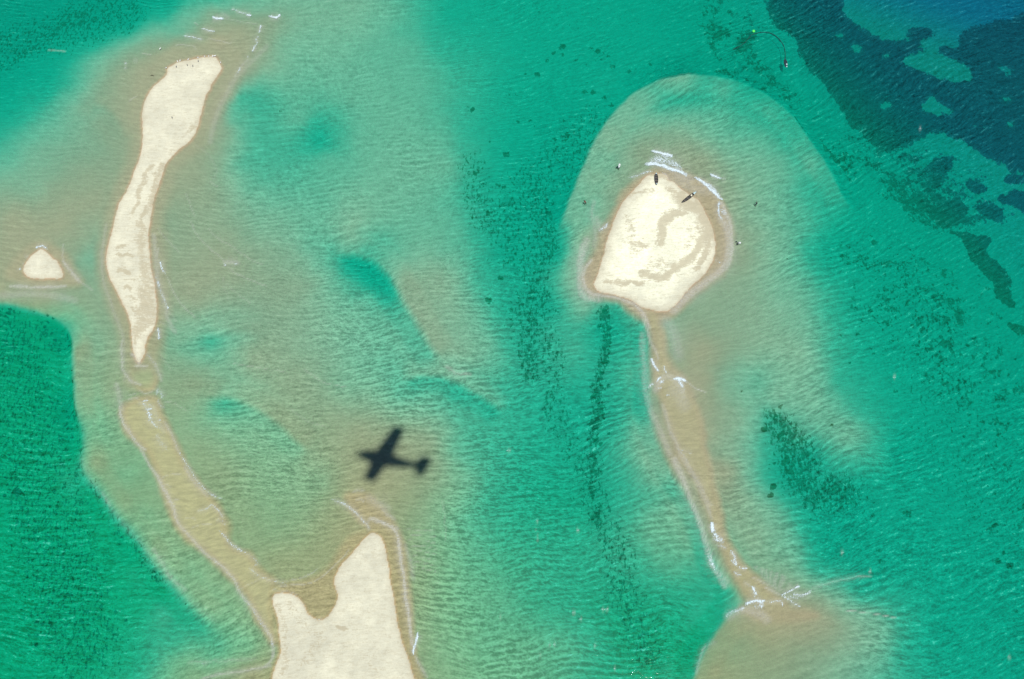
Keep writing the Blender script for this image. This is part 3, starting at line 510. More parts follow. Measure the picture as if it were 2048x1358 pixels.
froth(z4([(700, 1060), (710, 1130), (730, 1180), (770, 1230), (790, 1270), (850, 1320)]), 2.2, .7, veil); froth(z4([(710, 1150), (760, 1200)]), 1.6, .5); froth(z4([(775, 1248), (790, 1252)]), 1.6, .7)
froth(z4([(960, 1150), (990, 1200), (1020, 1250), (1050, 1340)]), 2, .5, veil)
froth(z7([(820, 0), (860, 70), (920, 150), (960, 240), (1010, 320), (1030, 420), (1100, 500), (1160, 570), (1240, 640), (1300, 690), (1370, 760), (1400, 840), (1470, 920), (1530, 1010), (1580, 1080), (1600, 1160), (1600, 1230), (1540, 1280)]), 3, .6, veil)
froth(z7([(930, 170), (970, 260), (1010, 340), (1040, 430)]), 5, .35, veil); froth(z7([(1250, 655), (1265, 665)]), 1.6, .8); froth(z7([(1290, 690), (1340, 730), (1380, 790)]), 2, .4); froth(z7([(1420, 870), (1500, 980), (1560, 1060), (1600, 1160)]), 3.4, .45)
froth(z7([(1050, 20), (1080, 80), (1130, 150), (1180, 220), (1230, 260), (1310, 295)]), 1.6, .7); froth(z7([(1230, 260), (1270, 275)]), 1.6, .85); froth(z7([(1080, 110), (1140, 200), (1210, 270)]), 4, .4, veil)
froth(z7([(1230, 320), (1280, 360), (1310, 400)]), 2, .75); froth(z7([(1145, 362), (1190, 362), (1240, 330)]), 1.4, .6); froth(z7([(1260, 410), (1310, 420), (1320, 450)]), 1.6, .5); froth(z7([(1285, 480), (1320, 510), (1350, 560), (1400, 590), (1440, 610)]), 1.8, .75)
froth(z7([(1380, 570), (1480, 640), (1510, 670), (1480, 690)]), 2, .5); froth(z7([(1450, 690), (1520, 740), (1600, 775), (1680, 790)]), 2.2, .55); froth(z7([(1600, 770), (1700, 772), (1800, 740), (1860, 700)]), 1.3, .4, veil); froth(z7([(1640, 800), (1760, 800), (1860, 770), (1950, 690), (2040, 590)]), 1.3, .4, veil)
froth(z7([(1420, 810), (1520, 760)]), 1, .3, veil); froth(z7([(1600, 825), (1680, 830), (1740, 850)]), 1.4, .35, veil); froth(z7([(1860, 995), (1900, 998)]), 1.2, .5)
for (a, b, c, d) in ((940, 170, 1060, 150), (970, 320, 1050, 290), (1120, 460, 1240, 440), (1080, 400, 1150, 420), (960, 210, 1000, 230)):
    froth(z7([(a, b), ((a + c) / 2, (b + d) / 2 - 12), (c, d)]), 1.1, .35, veil)
froth(z7([(1180, 1346), (1280, 1320), (1400, 1300), (1500, 1290), (1580, 1270)]), 3, .5, veil); froth(z7([(1250, 1310), (1300, 1320)]), 2, .35); froth(z7([(1100, 1250), (1300, 1240), (1500, 1230)]), 2, .25, veil); froth(z7([(1180, 1255), (1220, 1245)]), 1.4, .55)
froth(z7([(900, 590), (960, 680), (1000, 760), (1080, 820)]), 5, .25, veil); froth(z7([(600, 260), (640, 330)]), 3, .25, veil)
froth(z7([(480, 60), (560, 230), (700, 420), (840, 560), (1000, 770), (1150, 920), (1260, 1010)]), 5, .07, veil)
# point of the southern bar
froth(za([(0, 1000), (110, 1040), (230, 1110), (330, 1200), (400, 1290), (450, 1340)]), 2.4, .62); froth(za([(100, 1040), (250, 1120), (360, 1230), (440, 1340)]), 4, .5, veil); froth(za([(480, 1220), (580, 1260), (690, 1300), (780, 1350)]), 2, .5, veil)
froth(za([(260, 930), (320, 905), (390, 920)]), 1.8, .35, veil); froth(za([(290, 1020), (350, 1000), (380, 1040)]), 1.8, .35, veil); froth(za([(570, 1080), (620, 1160), (720, 1240)]), 4, .35, veil); froth(za([(440, 1000), (560, 1060), (640, 1120)]), 10, .25, veil); froth(za([(570, 1075), (590, 1090)]), 2, .5)
froth(za([(460, 1230), (410, 1290)]), 4, .35, veil)
froth(z8([(180, 410), (260, 430), (320, 470), (345, 530), (350, 620), (370, 720), (380, 820), (395, 930), (410, 1040), (420, 1140)]), 3.6, .72, veil); froth(z8([(200, 405), (300, 450), (340, 510)]), 1.5, .35)
froth(z8([(380, 560), (410, 660), (430, 760)]), 5, .28, veil); froth(z8([(455, 1080), (445, 1120), (430, 1160), (425, 1200)]), 3, .9); froth(z8([(440, 1210), (470, 1270), (510, 1340)]), 2.4, .5, veil); froth(z8([(350, 600), (365, 700)]), 1.2, .3)
froth(z8([(600, 300), (620, 420), (612, 540)]), 1.6, .16, veil); froth(z8([(1150, 470), (1155, 540)]), 1.2, .25, veil)
froth(z5([(620, 830), (680, 870), (760, 880)]), 4, .3, veil)
for k in range(8): froth(z8([(400, 470 + 30 * k), (470, 475 + 31 * k), (560, 480 + 34 * k)]), 1.1, .28, veil)
# islet B
froth(zi([(550, 210), (640, 170), (720, 160), (800, 190), (880, 240)]), 1.9, .9); froth(zi([(250, 460), (320, 445), (400, 420)]), 1.3, .45); froth(zi([(140, 760), (150, 810)]), 2.2, .85); froth(zi([(200, 655), (240, 650)]), 1.2, .5)
froth(zi([(1300, 560), (1420, 740), (1560, 880), (1680, 1020), (1760, 1130)]), 2.2, .6, veil); froth(zi([(1560, 900), (1700, 1050), (1740, 1130)]), 4, .55, veil); froth(zi([(1780, 1130), (1900, 1220)]), 1.5, .4, veil)
froth(z4([(370, 110), (360, 190), (400, 260), (450, 320), (540, 380)]), 1.6, .35, veil); froth([(20, 573), (70, 575), (130, 573)], 3, .6, veil); froth([(0, 592), (40, 588), (100, 590), (150, 600)], 8, .28, veil)
# scattered flecks
fl = random.Random(3)
for (x, y) in [(1740, 1142), (1683, 1106), (1840, 258), (2019, 1315), (1206, 1219), (1214, 1219), (1100, 1290), (1110, 1288), (1190, 1293), (1230, 1336), (1000, 1235), (1155, 1060), (1080, 1312), (1163, 1239), (1018, 899), (1075, 1044), (1147, 1225), (1790, 753)]:
    froth([(x - 2.5, y + fl.uniform(-.6, .6)), (x + 2.5, y)], 1.5, .62, taper=0)
foam *= np.where(land > 1.5, 0, 1); veil *= np.where(land > 1.5, 0, 1)

# ripple strength and ripple coordinates (crests bend round the shoals)
RS = np.array([(0, 0, .45), (400, 0, .55), (200, 300, .4), (0, 500, .35), (60, 800, .9), (100, 1200, 1.), (300, 1250, .7), (600, 200, .6), (600, 500, .75), (480, 600, .68), (650, 750, .9), (700, 1000, .75), (560, 1000, .85), (450, 1100, .8),
               (900, 200, .5), (1050, 100, .4), (850, 500, .6), (1050, 500, .75), (1000, 750, .95), (850, 850, .9), (1000, 1000, 1.05), (1100, 1200, 1.1), (900, 1250, .9), (1300, 1300, 1.15), (1200, 900, 1.), (1250, 700, .7),
               (1350, 230, .75), (1500, 300, .75), (1600, 500, .6), (1600, 750, .75), (1750, 650, .6), (1900, 800, .6), (1700, 900, .85), (1700, 1100, .9), (1900, 1100, .8), (1800, 1250, .95), (1550, 1300, .3), (1450, 1300, .35), (1500, 1350, .3), (1600, 1340, .35), (1600, 1080, .8),
               (1380, 850, .35), (1400, 700, .25), (1750, 200, .5), (1950, 150, .5), (1950, 450, .45), (1350, 50, .4), (2048, 1358, .9), (1300, 1000, .9), (350, 950, .5), (200, 600, .3), (180, 750, .6), (400, 1180, .8), (150, 100, .4), (330, 70, .35)], np.float32)
num = np.zeros(N, np.float32); den = np.zeros(N, np.float32)
for x, y, v in RS:
    w = 1 / ((PX - x) ** 2 + (PY - y) ** 2 + 60 ** 2) ** 1.5 * 1e6; num += w * v; den += w
rough = num / den * (.58 + .42 * ss(.2, 1.1, depth)) * (1 - .75 * np.clip(kb, 0, 1)) * np.where(land > -2, .3, 1)
big = fbm(CX * .02, CY * .02, 80, 3) - .5
mid_ = fbm(CX * .06, CY * .06, 90, 3) - .5
shelf = np.log(np.clip(depth, .35, 3.0))
tx = CX / 60.0
V = CY + 12 * big + 3.0 * mid_ + 1.6 * shelf - .12 * CX - 12 * (np.log1p(np.exp((CX + CY * .55 - 120) / 22.0)) * .55) - 7 * np.log1p(np.exp(-(CX + 105) / 14.0)) * .35
U = CX + .35 * CY + 4 * mid_
milk = (.04 + .13 * ss(.15, 2.0, wet_depth)) * (1 - .35 * blue)

# ------------------------------------------------------------------ mesh sheets
def sheet_faces(nx, ny, off=0):
    i = np.arange(nx - 1); j = np.arange(ny - 1)
    I, J = np.meshgrid(i, j); a = (J * nx + I).ravel() + off
    return np.stack([a, a + 1, a + nx + 1, a + nx], 1)
def make_mesh(name, co, quads, smooth=True):
    me = bpy.data.meshes.new(name)
    me.vertices.add(len(co)); me.vertices.foreach_set('co', co.astype(np.float32).ravel())
    nf = len(quads)
    me.loops.add(nf * 4); me.loops.foreach_set('vertex_index', quads.astype(np.int32).ravel())
    me.polygons.add(nf); me.polygons.foreach_set('loop_start', np.arange(0, nf * 4, 4, dtype=np.int32))
    me.polygons.foreach_set('use_smooth', np.full(nf, smooth))
    me.update(calc_edges=True)
    return me
def fattr(me, name, v):
    a = me.attributes.new(name, 'FLOAT', 'POINT'); a.data.foreach_set('value', v.astype(np.float32))
def vattr(me, name, v):
    a = me.attributes.new(name, 'FLOAT_VECTOR', 'POINT'); a.data.foreach_set('vector', v.astype(np.float32).ravel())

# ------------------------------------------------------------------ node helper
class NT:
    def __init__(s, name):
        s.m = bpy.data.materials.new(name); s.m.use_nodes = True; s.t = s.m.node_tree; s.t.nodes.clear()
        s.out = s.t.nodes.new('ShaderNodeOutputMaterial')
    def n(s, kind, ins={}, **props):
        nd = s.t.nodes.new(kind)
        for k, v in props.items(): setattr(nd, k, v)
        for k, v in ins.items():
            if isinstance(v, bpy.types.NodeSocket): s.t.links.new(v, nd.inputs[k])
            else: nd.inputs[k].default_value = v
        return nd
    def math(s, op, a, b=0.0, c=0.0, clamp=False):
        nd = s.n('ShaderNodeMath', {0: a, 1: b, 2: c}, operation=op); nd.use_clamp = clamp; return nd.outputs[0]
    def vmath(s, op, a, b=(0, 0, 0)):
        return s.n('ShaderNodeVectorMath', {0: a, 1: b}, operation=op).outputs[0]
    def attr(s, name, what='Fac'):
        return s.n('ShaderNodeAttribute', attribute_name=name).outputs[what]
    def sstep(s, x, a, b, lo=0.0, hi=1.0):
        return s.n('ShaderNodeMapRange', {'Value': x, 'From Min': a, 'From Max': b, 'To Min': lo, 'To Max': hi}, interpolation_type='SMOOTHSTEP').outputs[0]
    def noise(s, vec, scale, detail=3.0, rough=.5, dist=0.0):
        return s.n('ShaderNodeTexNoise', {'Vector': vec, 'Scale': scale, 'Detail': detail, 'Roughness': rough, 'Distortion': dist}).outputs[0]
    def mixc(s, f, a, b):
        nd = s.n('ShaderNodeMix', data_type='RGBA'); 
        for k, v in ((0, f), (6, a), (7, b)):
            if isinstance(v, bpy.types.NodeSocket): s.t.links.new(v, nd.inputs[k])
            else: nd.inputs[k].default_value = v
        return nd.outputs[2]
    def link(s, a, b): s.t.links.new(a, b)

# ---- sea floor and sand
g = NT('sand_and_seagrass')
geo = g.n('ShaderNodeNewGeometry'); pos = geo.outputs['Position']
sedc = g.attr('sediment', 'Color')
nA = g.noise(pos, .42, 5, .62); nB = g.noise(g.n('ShaderNodeVectorMath', {0: pos, 1: (1.35, .75, 1.0)}, operation='MULTIPLY').outputs[0], .85, 5, .68); nC = g.noise(pos, 3.2, 3, .7)
wv_ = g.n('ShaderNodeVectorMath', {0: pos, 1: (1.0, .45, 1.0)}, operation='MULTIPLY').outputs[0]
nW = g.noise(pos, .75, 5, .65)
wd = g.attr('weed'); wf = g.attr('weed_fine'); bl_ = g.attr('blue'); ol_ = g.attr('olive')
def cover(w, n, soft, k=.58):
    thr = g.math('MULTIPLY_ADD', w, -k, .80)
    x = g.math('SUBTRACT', n, thr)
    return g.math('MULTIPLY', g.sstep(x, 0.0, soft), g.math('MULTIPLY', w, 8.0, clamp=True))
def contrast(x, k): return g.math('MULTIPLY_ADD', g.math('SUBTRACT', x, .5), k, .5)
nM = contrast(g.math('ADD', g.math('MULTIPLY', g.noise(pos, .13, 3, .5), .30), g.math('ADD', g.math('MULTIPLY', g.noise(pos, .42, 4, .6), .38), g.math('MULTIPLY', nB, .32))), 1.9)
cv1 = cover(wd, nM, .09); cv2 = cover(wf, contrast(nB, 1.25), .12)
mark = g.noise(g.n('ShaderNodeVectorMath', {0: g.attr('flow', 'Vector'), 1: (.25, 1.3, 1.0)}, operation='MULTIPLY').outputs[0], 1.0, 4, .6)
grain_shade = g.math('MULTIPLY_ADD', nC, .26, g.math('MULTIPLY_ADD', g.math('SUBTRACT', mark, .5), g.math('MULTIPLY_ADD', g.attr('bar'), .5, .26), .87))  # sand grain plus shading of the sand ripples painted into the colour
broad = g.math('MULTIPLY_ADD', nA, .16, .92)
dm = g.attr('damp')
streak = g.noise(g.n('ShaderNodeVectorMath', {0: pos, 1: (1.0, 1.0, 1.0)}, operation='MULTIPLY').outputs[0], .9, 6, .72, 1.2)
tracks = g.noise(g.n('ShaderNodeMapping', {0: pos, 2: (0, 0, R(35)), 3: (.35, 2.2, 1)}).outputs[0], 1.1, 5, .7, .8)
mixn = g.math('MULTIPLY_ADD', tracks, .5, g.math('MULTIPLY', streak, .5))
mixn = g.math('MULTIPLY_ADD', g.math('SUBTRACT', mixn, .5), 2.1, .5)
dthr = g.math('MULTIPLY_ADD', dm, -.78, .93)
dcov = g.math('MULTIPLY', g.sstep(g.math('SUBTRACT', mixn, dthr), -.10, .22), dl_ := g.attr('dry'))
faint = g.math('MULTIPLY', g.math('MULTIPLY', g.sstep(mixn, .38, .90), .60), dl_)
sedc = g.mixc(g.math('MAXIMUM', g.math('MULTIPLY', dcov, .74), faint), sedc, (.46, .41, .275, 1))
sandc = g.vmath('MULTIPLY', sedc, g.n('ShaderNodeCombineXYZ', {0: g.math('MULTIPLY', grain_shade, broad), 1: g.math('MULTIPLY', grain_shade, broad), 2: g.math('MULTIPLY', grain_shade, broad)}).outputs[0])
dl = g.attr('dry')
wcol = g.mixc(bl_, (.018, .10, .022, 1), (.003, .038, .062, 1))
wcol = g.mixc(ol_, wcol, (.075, .115, .02, 1))
wcol = g.mixc(g.sstep(nW, .35, .7), wcol, g.mixc(bl_, (.028, .15, .035, 1), (.006, .070, .120, 1)))
c = g.mixc(g.math('MULTIPLY', cv2, .8), sandc, wcol)
c = g.mixc(g.math('MULTIPLY', cv1, g.math('MULTIPLY_ADD', wd, .35, .64)), c, wcol)
# wind and swash ripples in the sand, a few cm high
hgt = g.math('ADD', g.math('MULTIPLY', mark, .5), g.math('ADD', g.math('MULTIPLY', nC, .35), g.math('MULTIPLY', g.math('MULTIPLY', mixn, dl_), 1.6)))
bmp = g.n('ShaderNodeBump', {'Height': hgt, 'Strength': .35, 'Distance': .30})
dif = g.n('ShaderNodeBsdfDiffuse', {'Color': c, 'Roughness': .6, 'Normal': bmp.outputs[0]})
g.link(dif.outputs[0], g.out.inputs['Surface'])

# ---- water: clear, tinted by the depth of water above the sand
w = NT('sea_water')
foam_a = w.attr('foam'); veil_a = w.attr('veil'); milk_a = w.attr('milk'); rough_a = w.attr('ripple')
flow = w.attr('flow', 'Vector')
geo = w.n('ShaderNodeNewGeometry'); pos = geo.outputs['Position']
f1 = w.noise(w.vmath('MULTIPLY', flow, (.15, .78, 1)), 1.0, 5, .6, .4)
f2 = w.noise(w.vmath('MULTIPLY', flow, (.62, 1.7, 1)), 1.0, 3, .6, .5)
f3 = w.noise(pos, 1.9, 3, .6)
wave = w.math('ADD', w.math('MULTIPLY', f1, .5), w.math('ADD', w.math('MULTIPLY', f2, .32), w.math('MULTIPLY', f3, .18)))
gust = w.noise(pos, .035, 3, .5)
rg = w.math('MULTIPLY', rough_a, w.sstep(gust, .3, .7, .7, 1.25))
wh = w.math('MULTIPLY', wave, rg)
bump = w.n('ShaderNodeBump', {'Height': wh, 'Strength': 1.0, 'Distance': 1.3})
crest = w.math('SUBTRACT', wave, .5)                          # about -.2 .. .2
f4 = w.noise(w.vmath('MULTIPLY', flow, (.26, .95, 1)), 1.0, 3, .55, .6)
tw = w.n('ShaderNodeTexWave', {'Vector': w.vmath('MULTIPLY', flow, (.30, 1, 1)), 'Scale': .155, 'Distortion': 7.0, 'Detail': 3.0, 'Detail Scale': 1.1, 'Detail Roughness': .6}, wave_type='BANDS', bands_direction='Y', wave_profile='SIN').outputs['Fac']
train = w.math('MULTIPLY', w.math('SUBTRACT', w.math('POWER', tw, 2.0), .38), w.sstep(w.noise(pos, .05, 3, .55), .38, .66, .05, .26))
fine = w.math('ADD', w.math('MULTIPLY_ADD', w.math('SUBTRACT', f2, .5), .8, train), w.math('ADD', w.math('MULTIPLY', w.math('SUBTRACT', f4, .5), .6), w.math('MULTIPLY', w.math('SUBTRACT', f3, .5), .45)))
swing = w.math('MULTIPLY_ADD', w.math('MULTIPLY', crest, rg), 5.5, 1.0)
fac = w.math('MULTIPLY', milk_a, w.math('MAXIMUM', w.math('MULTIPLY_ADD', w.math('MULTIPLY', fine, rg), 3.0, swing), .1))  # light and dark of the ripples put into the milk amount
crest_glint = w.math('MULTIPLY', w.sstep(w.math('ADD', crest, w.math('MULTIPLY', fine, .5)), .12, .26), w.math('MULTIPLY', rg, .30))     # ripple highlights painted in as pale crests
fac = w.math('ADD', fac, w.math('MULTIPLY', crest_glint, .55), clamp=True)
bubble = w.sstep(milk_a, .05, .13)
mcol = w.mixc(bubble, (.52, .51, .40, 1), (.0, .53, .34, 1))
mcol = w.mixc(w.attr('blue'), mcol, (.01, .40, .50, 1))
mcol = w.mixc(w.math('MULTIPLY', crest_glint, 2.2, clamp=True), mcol, w.mixc(bubble, (.50, .60, .43, 1), (.16, .80, .60, 1)))
body = w.n('ShaderNodeBsdfDiffuse', {'Color': mcol, 'Normal': bump.outputs[0]})
lens = w.n('ShaderNodeMapRange', {'Value': w.math('MULTIPLY', w.math('ADD', fine, crest), w.math('MULTIPLY_ADD', w.math('MULTIPLY', rg, w.math('MULTIPLY_ADD', rg, .75, .45)), 1.0, .04)), 'From Min': -.20, 'From Max': .20, 'To Min': .66, 'To Max': 1.06}).outputs[0]  # ripples focusing and dimming the sunlight, put into the transparency colour
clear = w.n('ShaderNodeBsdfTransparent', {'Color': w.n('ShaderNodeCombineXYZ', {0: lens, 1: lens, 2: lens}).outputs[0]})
mx1 = w.n('ShaderNodeMixShader', {0: fac, 1: clear.outputs[0], 2: body.outputs[0]})
bump2 = w.n('ShaderNodeBump', {'Height': wh, 'Strength': 1.0, 'Distance': .045})
gl = w.n('ShaderNodeBsdfGlossy', {'Color': (1, 1, 1, 1), 'Roughness': .07, 'Normal': bump2.outputs[0]})
fr = w.n('ShaderNodeFresnel', {'IOR': 1.33, 'Normal': bump2.outputs[0]})
mx2 = w.n('ShaderNodeMixShader', {0: fr.outputs[0], 1: mx1.outputs[0], 2: gl.outputs[0]})
fn = w.noise(pos, 2.3, 5, .72, 1.0); fn2 = w.noise(w.vmath('MULTIPLY', flow, (.8, 1.6, 1)), 1.6, 4, .65, .5)
fm = w.math('ADD', foam_a, w.math('MULTIPLY', w.math('SUBTRACT', fn, .5), 2.6))
fm = w.math('MULTIPLY', w.sstep(fm, .40, .95), w.sstep(foam_a, .02, .18))
vm = w.math('MULTIPLY', veil_a, w.sstep(fn2, .25, .75, .35, 1.25), clamp=True)
vm = w.math('MULTIPLY', vm, .62)
fdif = w.n('ShaderNodeBsdfDiffuse', {'Color': (.68, .80, .84, 1), 'Normal': bump.outputs[0]})
vdif = w.n('ShaderNodeBsdfDiffuse', {'Color': (.72, .72, .64, 1), 'Normal': bump.outputs[0]})
mx3 = w.n('ShaderNodeMixShader', {0: vm, 1: mx2.outputs[0], 2: vdif.outputs[0]})
mx4 = w.n('ShaderNodeMixShader', {0: w.math('MULTIPLY', fm, .95), 1: mx3.outputs[0], 2: fdif.outputs[0]})
w.link(mx4.outputs[0], w.out.inputs['Surface'])
# absorption: exp(-density * (1 - color) * path)
AR, AG, AB = .78, .060, .058
k = AR
ab = w.n('ShaderNodeVolumeAbsorption', {'Color': (0.0, 1 - AG / k, 1 - AB / k, 1), 'Density': k})
w.link(ab.outputs[0], w.out.inputs['Volume'])
w.m.cycles.homogeneous_volume = True if hasattr(w.m.cycles, 'homogeneous_volume') else True

flowv = np.stack([U, V, np.zeros(N)], 1)
me = make_mesh('sea_floor', np.stack([GX, GY, height], 1), sheet_faces(NX, NY))
vc = me.attributes.new('sediment', 'FLOAT_COLOR', 'POINT')
vc.data.foreach_set('color', np.concatenate([sed, np.ones((N, 1), np.float32)], 1).astype(np.float32).ravel())
fattr(me, 'weed', weed); fattr(me, 'weed_fine', weed_fine); fattr(me, 'blue', blue); fattr(me, 'olive', olive); fattr(me, 'dry', dmask.astype(np.float32)); fattr(me, 'damp', damp); fattr(me, 'bar', kb); vattr(me, 'flow', flowv)
me.materials.append(g.m)
floor_o = bpy.data.objects.new('sea_floor', me); col.objects.link(floor_o); floor_o['kind'] = 'structure'
floor_o['label'] = 'pale sand banks and drowned sea floor with dark seagrass'

# the water is one closed body: surface, four sides, underside
co = np.stack([GX, GY, np.zeros(N)], 1)
DEEP = -12.0
base = np.array([[xs[0], ys[0], DEEP], [xs[-1], ys[0], DEEP], [xs[-1], ys[-1], DEEP], [xs[0], ys[-1], DEEP]])
me = bpy.data.meshes.new('sea')
q = sheet_faces(NX, NY)
south = np.arange(NX); north = np.arange(NX) + (NY - 1) * NX; west = np.arange(NY) * NX; east = west + NX - 1
polys = [np.concatenate([[N + 1, N], south]).tolist() if False else [N] + [N + 1] + south[::-1].tolist(), [N + 1, N + 2] + east[::-1].tolist(),
         [N + 2, N + 3] + north.tolist(), [N + 3, N] + west.tolist(), [N + 3, N + 2, N + 1, N]]
co = np.vstack([co, base])
me.vertices.add(len(co)); me.vertices.foreach_set('co', co.astype(np.float32).ravel())
loops = np.concatenate([q.ravel()] + [np.array(p) for p in polys]).astype(np.int32)
cnt = np.concatenate([np.full(len(q), 4), [len(p) for p in polys]]); st = np.concatenate([[0], np.cumsum(cnt)[:-1]]).astype(np.int32)
me.loops.add(len(loops)); me.loops.foreach_set('vertex_index', loops)
me.polygons.add(len(cnt)); me.polygons.foreach_set('loop_start', st)
me.update(calc_edges=True)
pad = lambda v: np.concatenate([v, np.zeros(4)])
fattr(me, 'foam', pad(foam)); fattr(me, 'veil', pad(veil)); fattr(me, 'milk', pad(milk)); fattr(me, 'ripple', pad(rough)); fattr(me, 'blue', pad(blue))
vattr(me, 'flow', np.vstack([flowv, np.zeros((4, 3))]))
me.materials.append(w.m)
sea = bpy.data.objects.new('sea', me); col.objects.link(sea); sea['kind'] = 'structure'
sea['label'] = 'clear turquoise sea water over the sand banks'

# ================================================================== things
def plain(name, rgb, rough=.6, var=.25, scale=6.0, metal=0.0):
    m = NT(name)
    tc = m.n('ShaderNodeTexCoord').outputs['Object']
    n = m.noise(tc, scale, 4, .6)
    k = m.math('MULTIPLY_ADD', n, var * 2, 1 - var)
    c = m.vmath('MULTIPLY', tuple(rgb), m.n('ShaderNodeCombineXYZ', {0: k, 1: k, 2: k}).outputs[0])
    b = m.n('ShaderNodeBsdfPrincipled', {'Base Color': c, 'Roughness': rough, 'Metallic': metal})
    m.link(b.outputs[0], m.out.inputs['Surface'])
    return m.m
M = dict(hull=plain('tarred_planks', (.035, .032, .032), .7, .4, 3), hull_in=plain('weathered_planks', (.05, .05, .047), .8, .4, 4), rail=plain('worn_timber', (.17, .14, .115), .8, .3, 5),
         tarp=plain('pale_sack', (.75, .70, .50), .7, .1), skin=plain('dark_skin', (.055, .030, .02), .55, .1), white=plain('white_cotton', (.80, .82, .80), .9, .06),
         red=plain('rust_red_cotton', (.16, .045, .035), .9, .1), dark=plain('dark_cotton', (.03, .04, .045), .9, .15), grey=plain('grey_cotton', (.12, .14, .14), .9, .15), hair=plain('black_hair', (.012, .010, .009), .7, .2),
         green=plain('green_plastic', (.10, .85, .12), .45, .08), rope=plain('dark_wet_rope', (.012, .02, .025), .8, .3), net=plain('dark_wet_net', (.012, .03, .04), .9, .3),
         pale=plain('pale_float', (.45, .62, .62), .5, .1), feather=plain('white_feathers', (.78, .78, .74), .9, .05), greyf=plain('grey_feathers', (.20, .19, .18), .9, .15), beak=plain('orange_beak', (.5, .2, .04), .5, .1),
         paint=plain('white_aircraft_paint', (.78, .78, .78), .35, .03), glass=plain('tinted_windscreen', (.02, .03, .04), .1, .05), rubber=plain('tyre_rubber', (.02, .02, .02), .8, .1), spar=plain('grey_metal', (.3, .3, .32), .4, .1, 6, .8),
         twig=plain('bleached_driftwood', (.10, .075, .05), .9, .3))
def tag(o, label=None, cat=None, group=None, kind=None):
    if label: o['label'] = label
    if cat: o['category'] = cat
    if group: o['group'] = group
    if kind: o['kind'] = kind
    return o
def empty(name, loc, rz=0):
    o = bpy.data.objects.new(name, None); col.objects.link(o); o.location = loc; o.rotation_euler = (0, 0, rz); o.empty_display_size = .3; return o
def obj(name, bm, mat, parent=None, smooth=True):
    me = bpy.data.meshes.new(name); bm.normal_update(); bm.to_mesh(me); bm.free()
    for p in me.polygons: p.use_smooth = smooth
    me.materials.append(mat)
    o = bpy.data.objects.new(name, me); col.objects.link(o)
    if parent: o.parent = parent
    return o
def loft(rings, bm=None, cap=True, closed=True):
    bm = bm or bmesh.new(); R_ = [[bm.verts.new(p) for p in r] for r in rings]
    n = len(rings[0])
    for a, b in zip(R_, R_[1:]):
        for i in range(n if closed else n - 1):
            j = (i + 1) % n
            try: bm.faces.new((a[i], a[j], b[j], b[i]))
            except ValueError: pass
    if cap and closed:
        bm.faces.new(R_[0][::-1]); bm.faces.new(R_[-1])
    return bm
def tube(pts, rad, seg=6, bm=None):
    pts = [Vector(p) for p in pts]; rings = []
    for i, p in enumerate(pts):
        d = (pts[min(i + 1, len(pts) - 1)] - pts[max(i - 1, 0)]).normalized()
        s = d.cross(Vector((0, 0, 1)));  s = Vector((1, 0, 0)) if s.length < 1e-3 else s.normalized()
        u = s.cross(d); r = rad[i] if isinstance(rad, (list, tuple)) else rad
        rings.append([p + (s * math.cos(a) + u * math.sin(a)) * r for a in [2 * math.pi * k / seg for k in range(seg)]])
    return loft(rings, bm)
def ball(c, r, bm=None, sub=2, sc=(1, 1, 1)):
    bm = bm or bmesh.new()
    t = bmesh.ops.create_icosphere(bm, subdivisions=sub, radius=r)
    for v in t['verts']: v.co = Vector((v.co.x * sc[0], v.co.y * sc[1], v.co.z * sc[2])) + Vector(c)
    return bm
def box(bm, c, s, rot=None):
    t = bmesh.ops.create_cube(bm, size=1.0)
    for v in t['verts']:
        p = Vector((v.co.x * s[0], v.co.y * s[1], v.co.z * s[2]))
        v.co = (rot @ p if rot else p) + Vector(c)
    return bm
def ground_z(x, y):
    i = np.searchsorted(xs, x); j = np.searchsorted(ys, y); return float(height[j * NX + i])

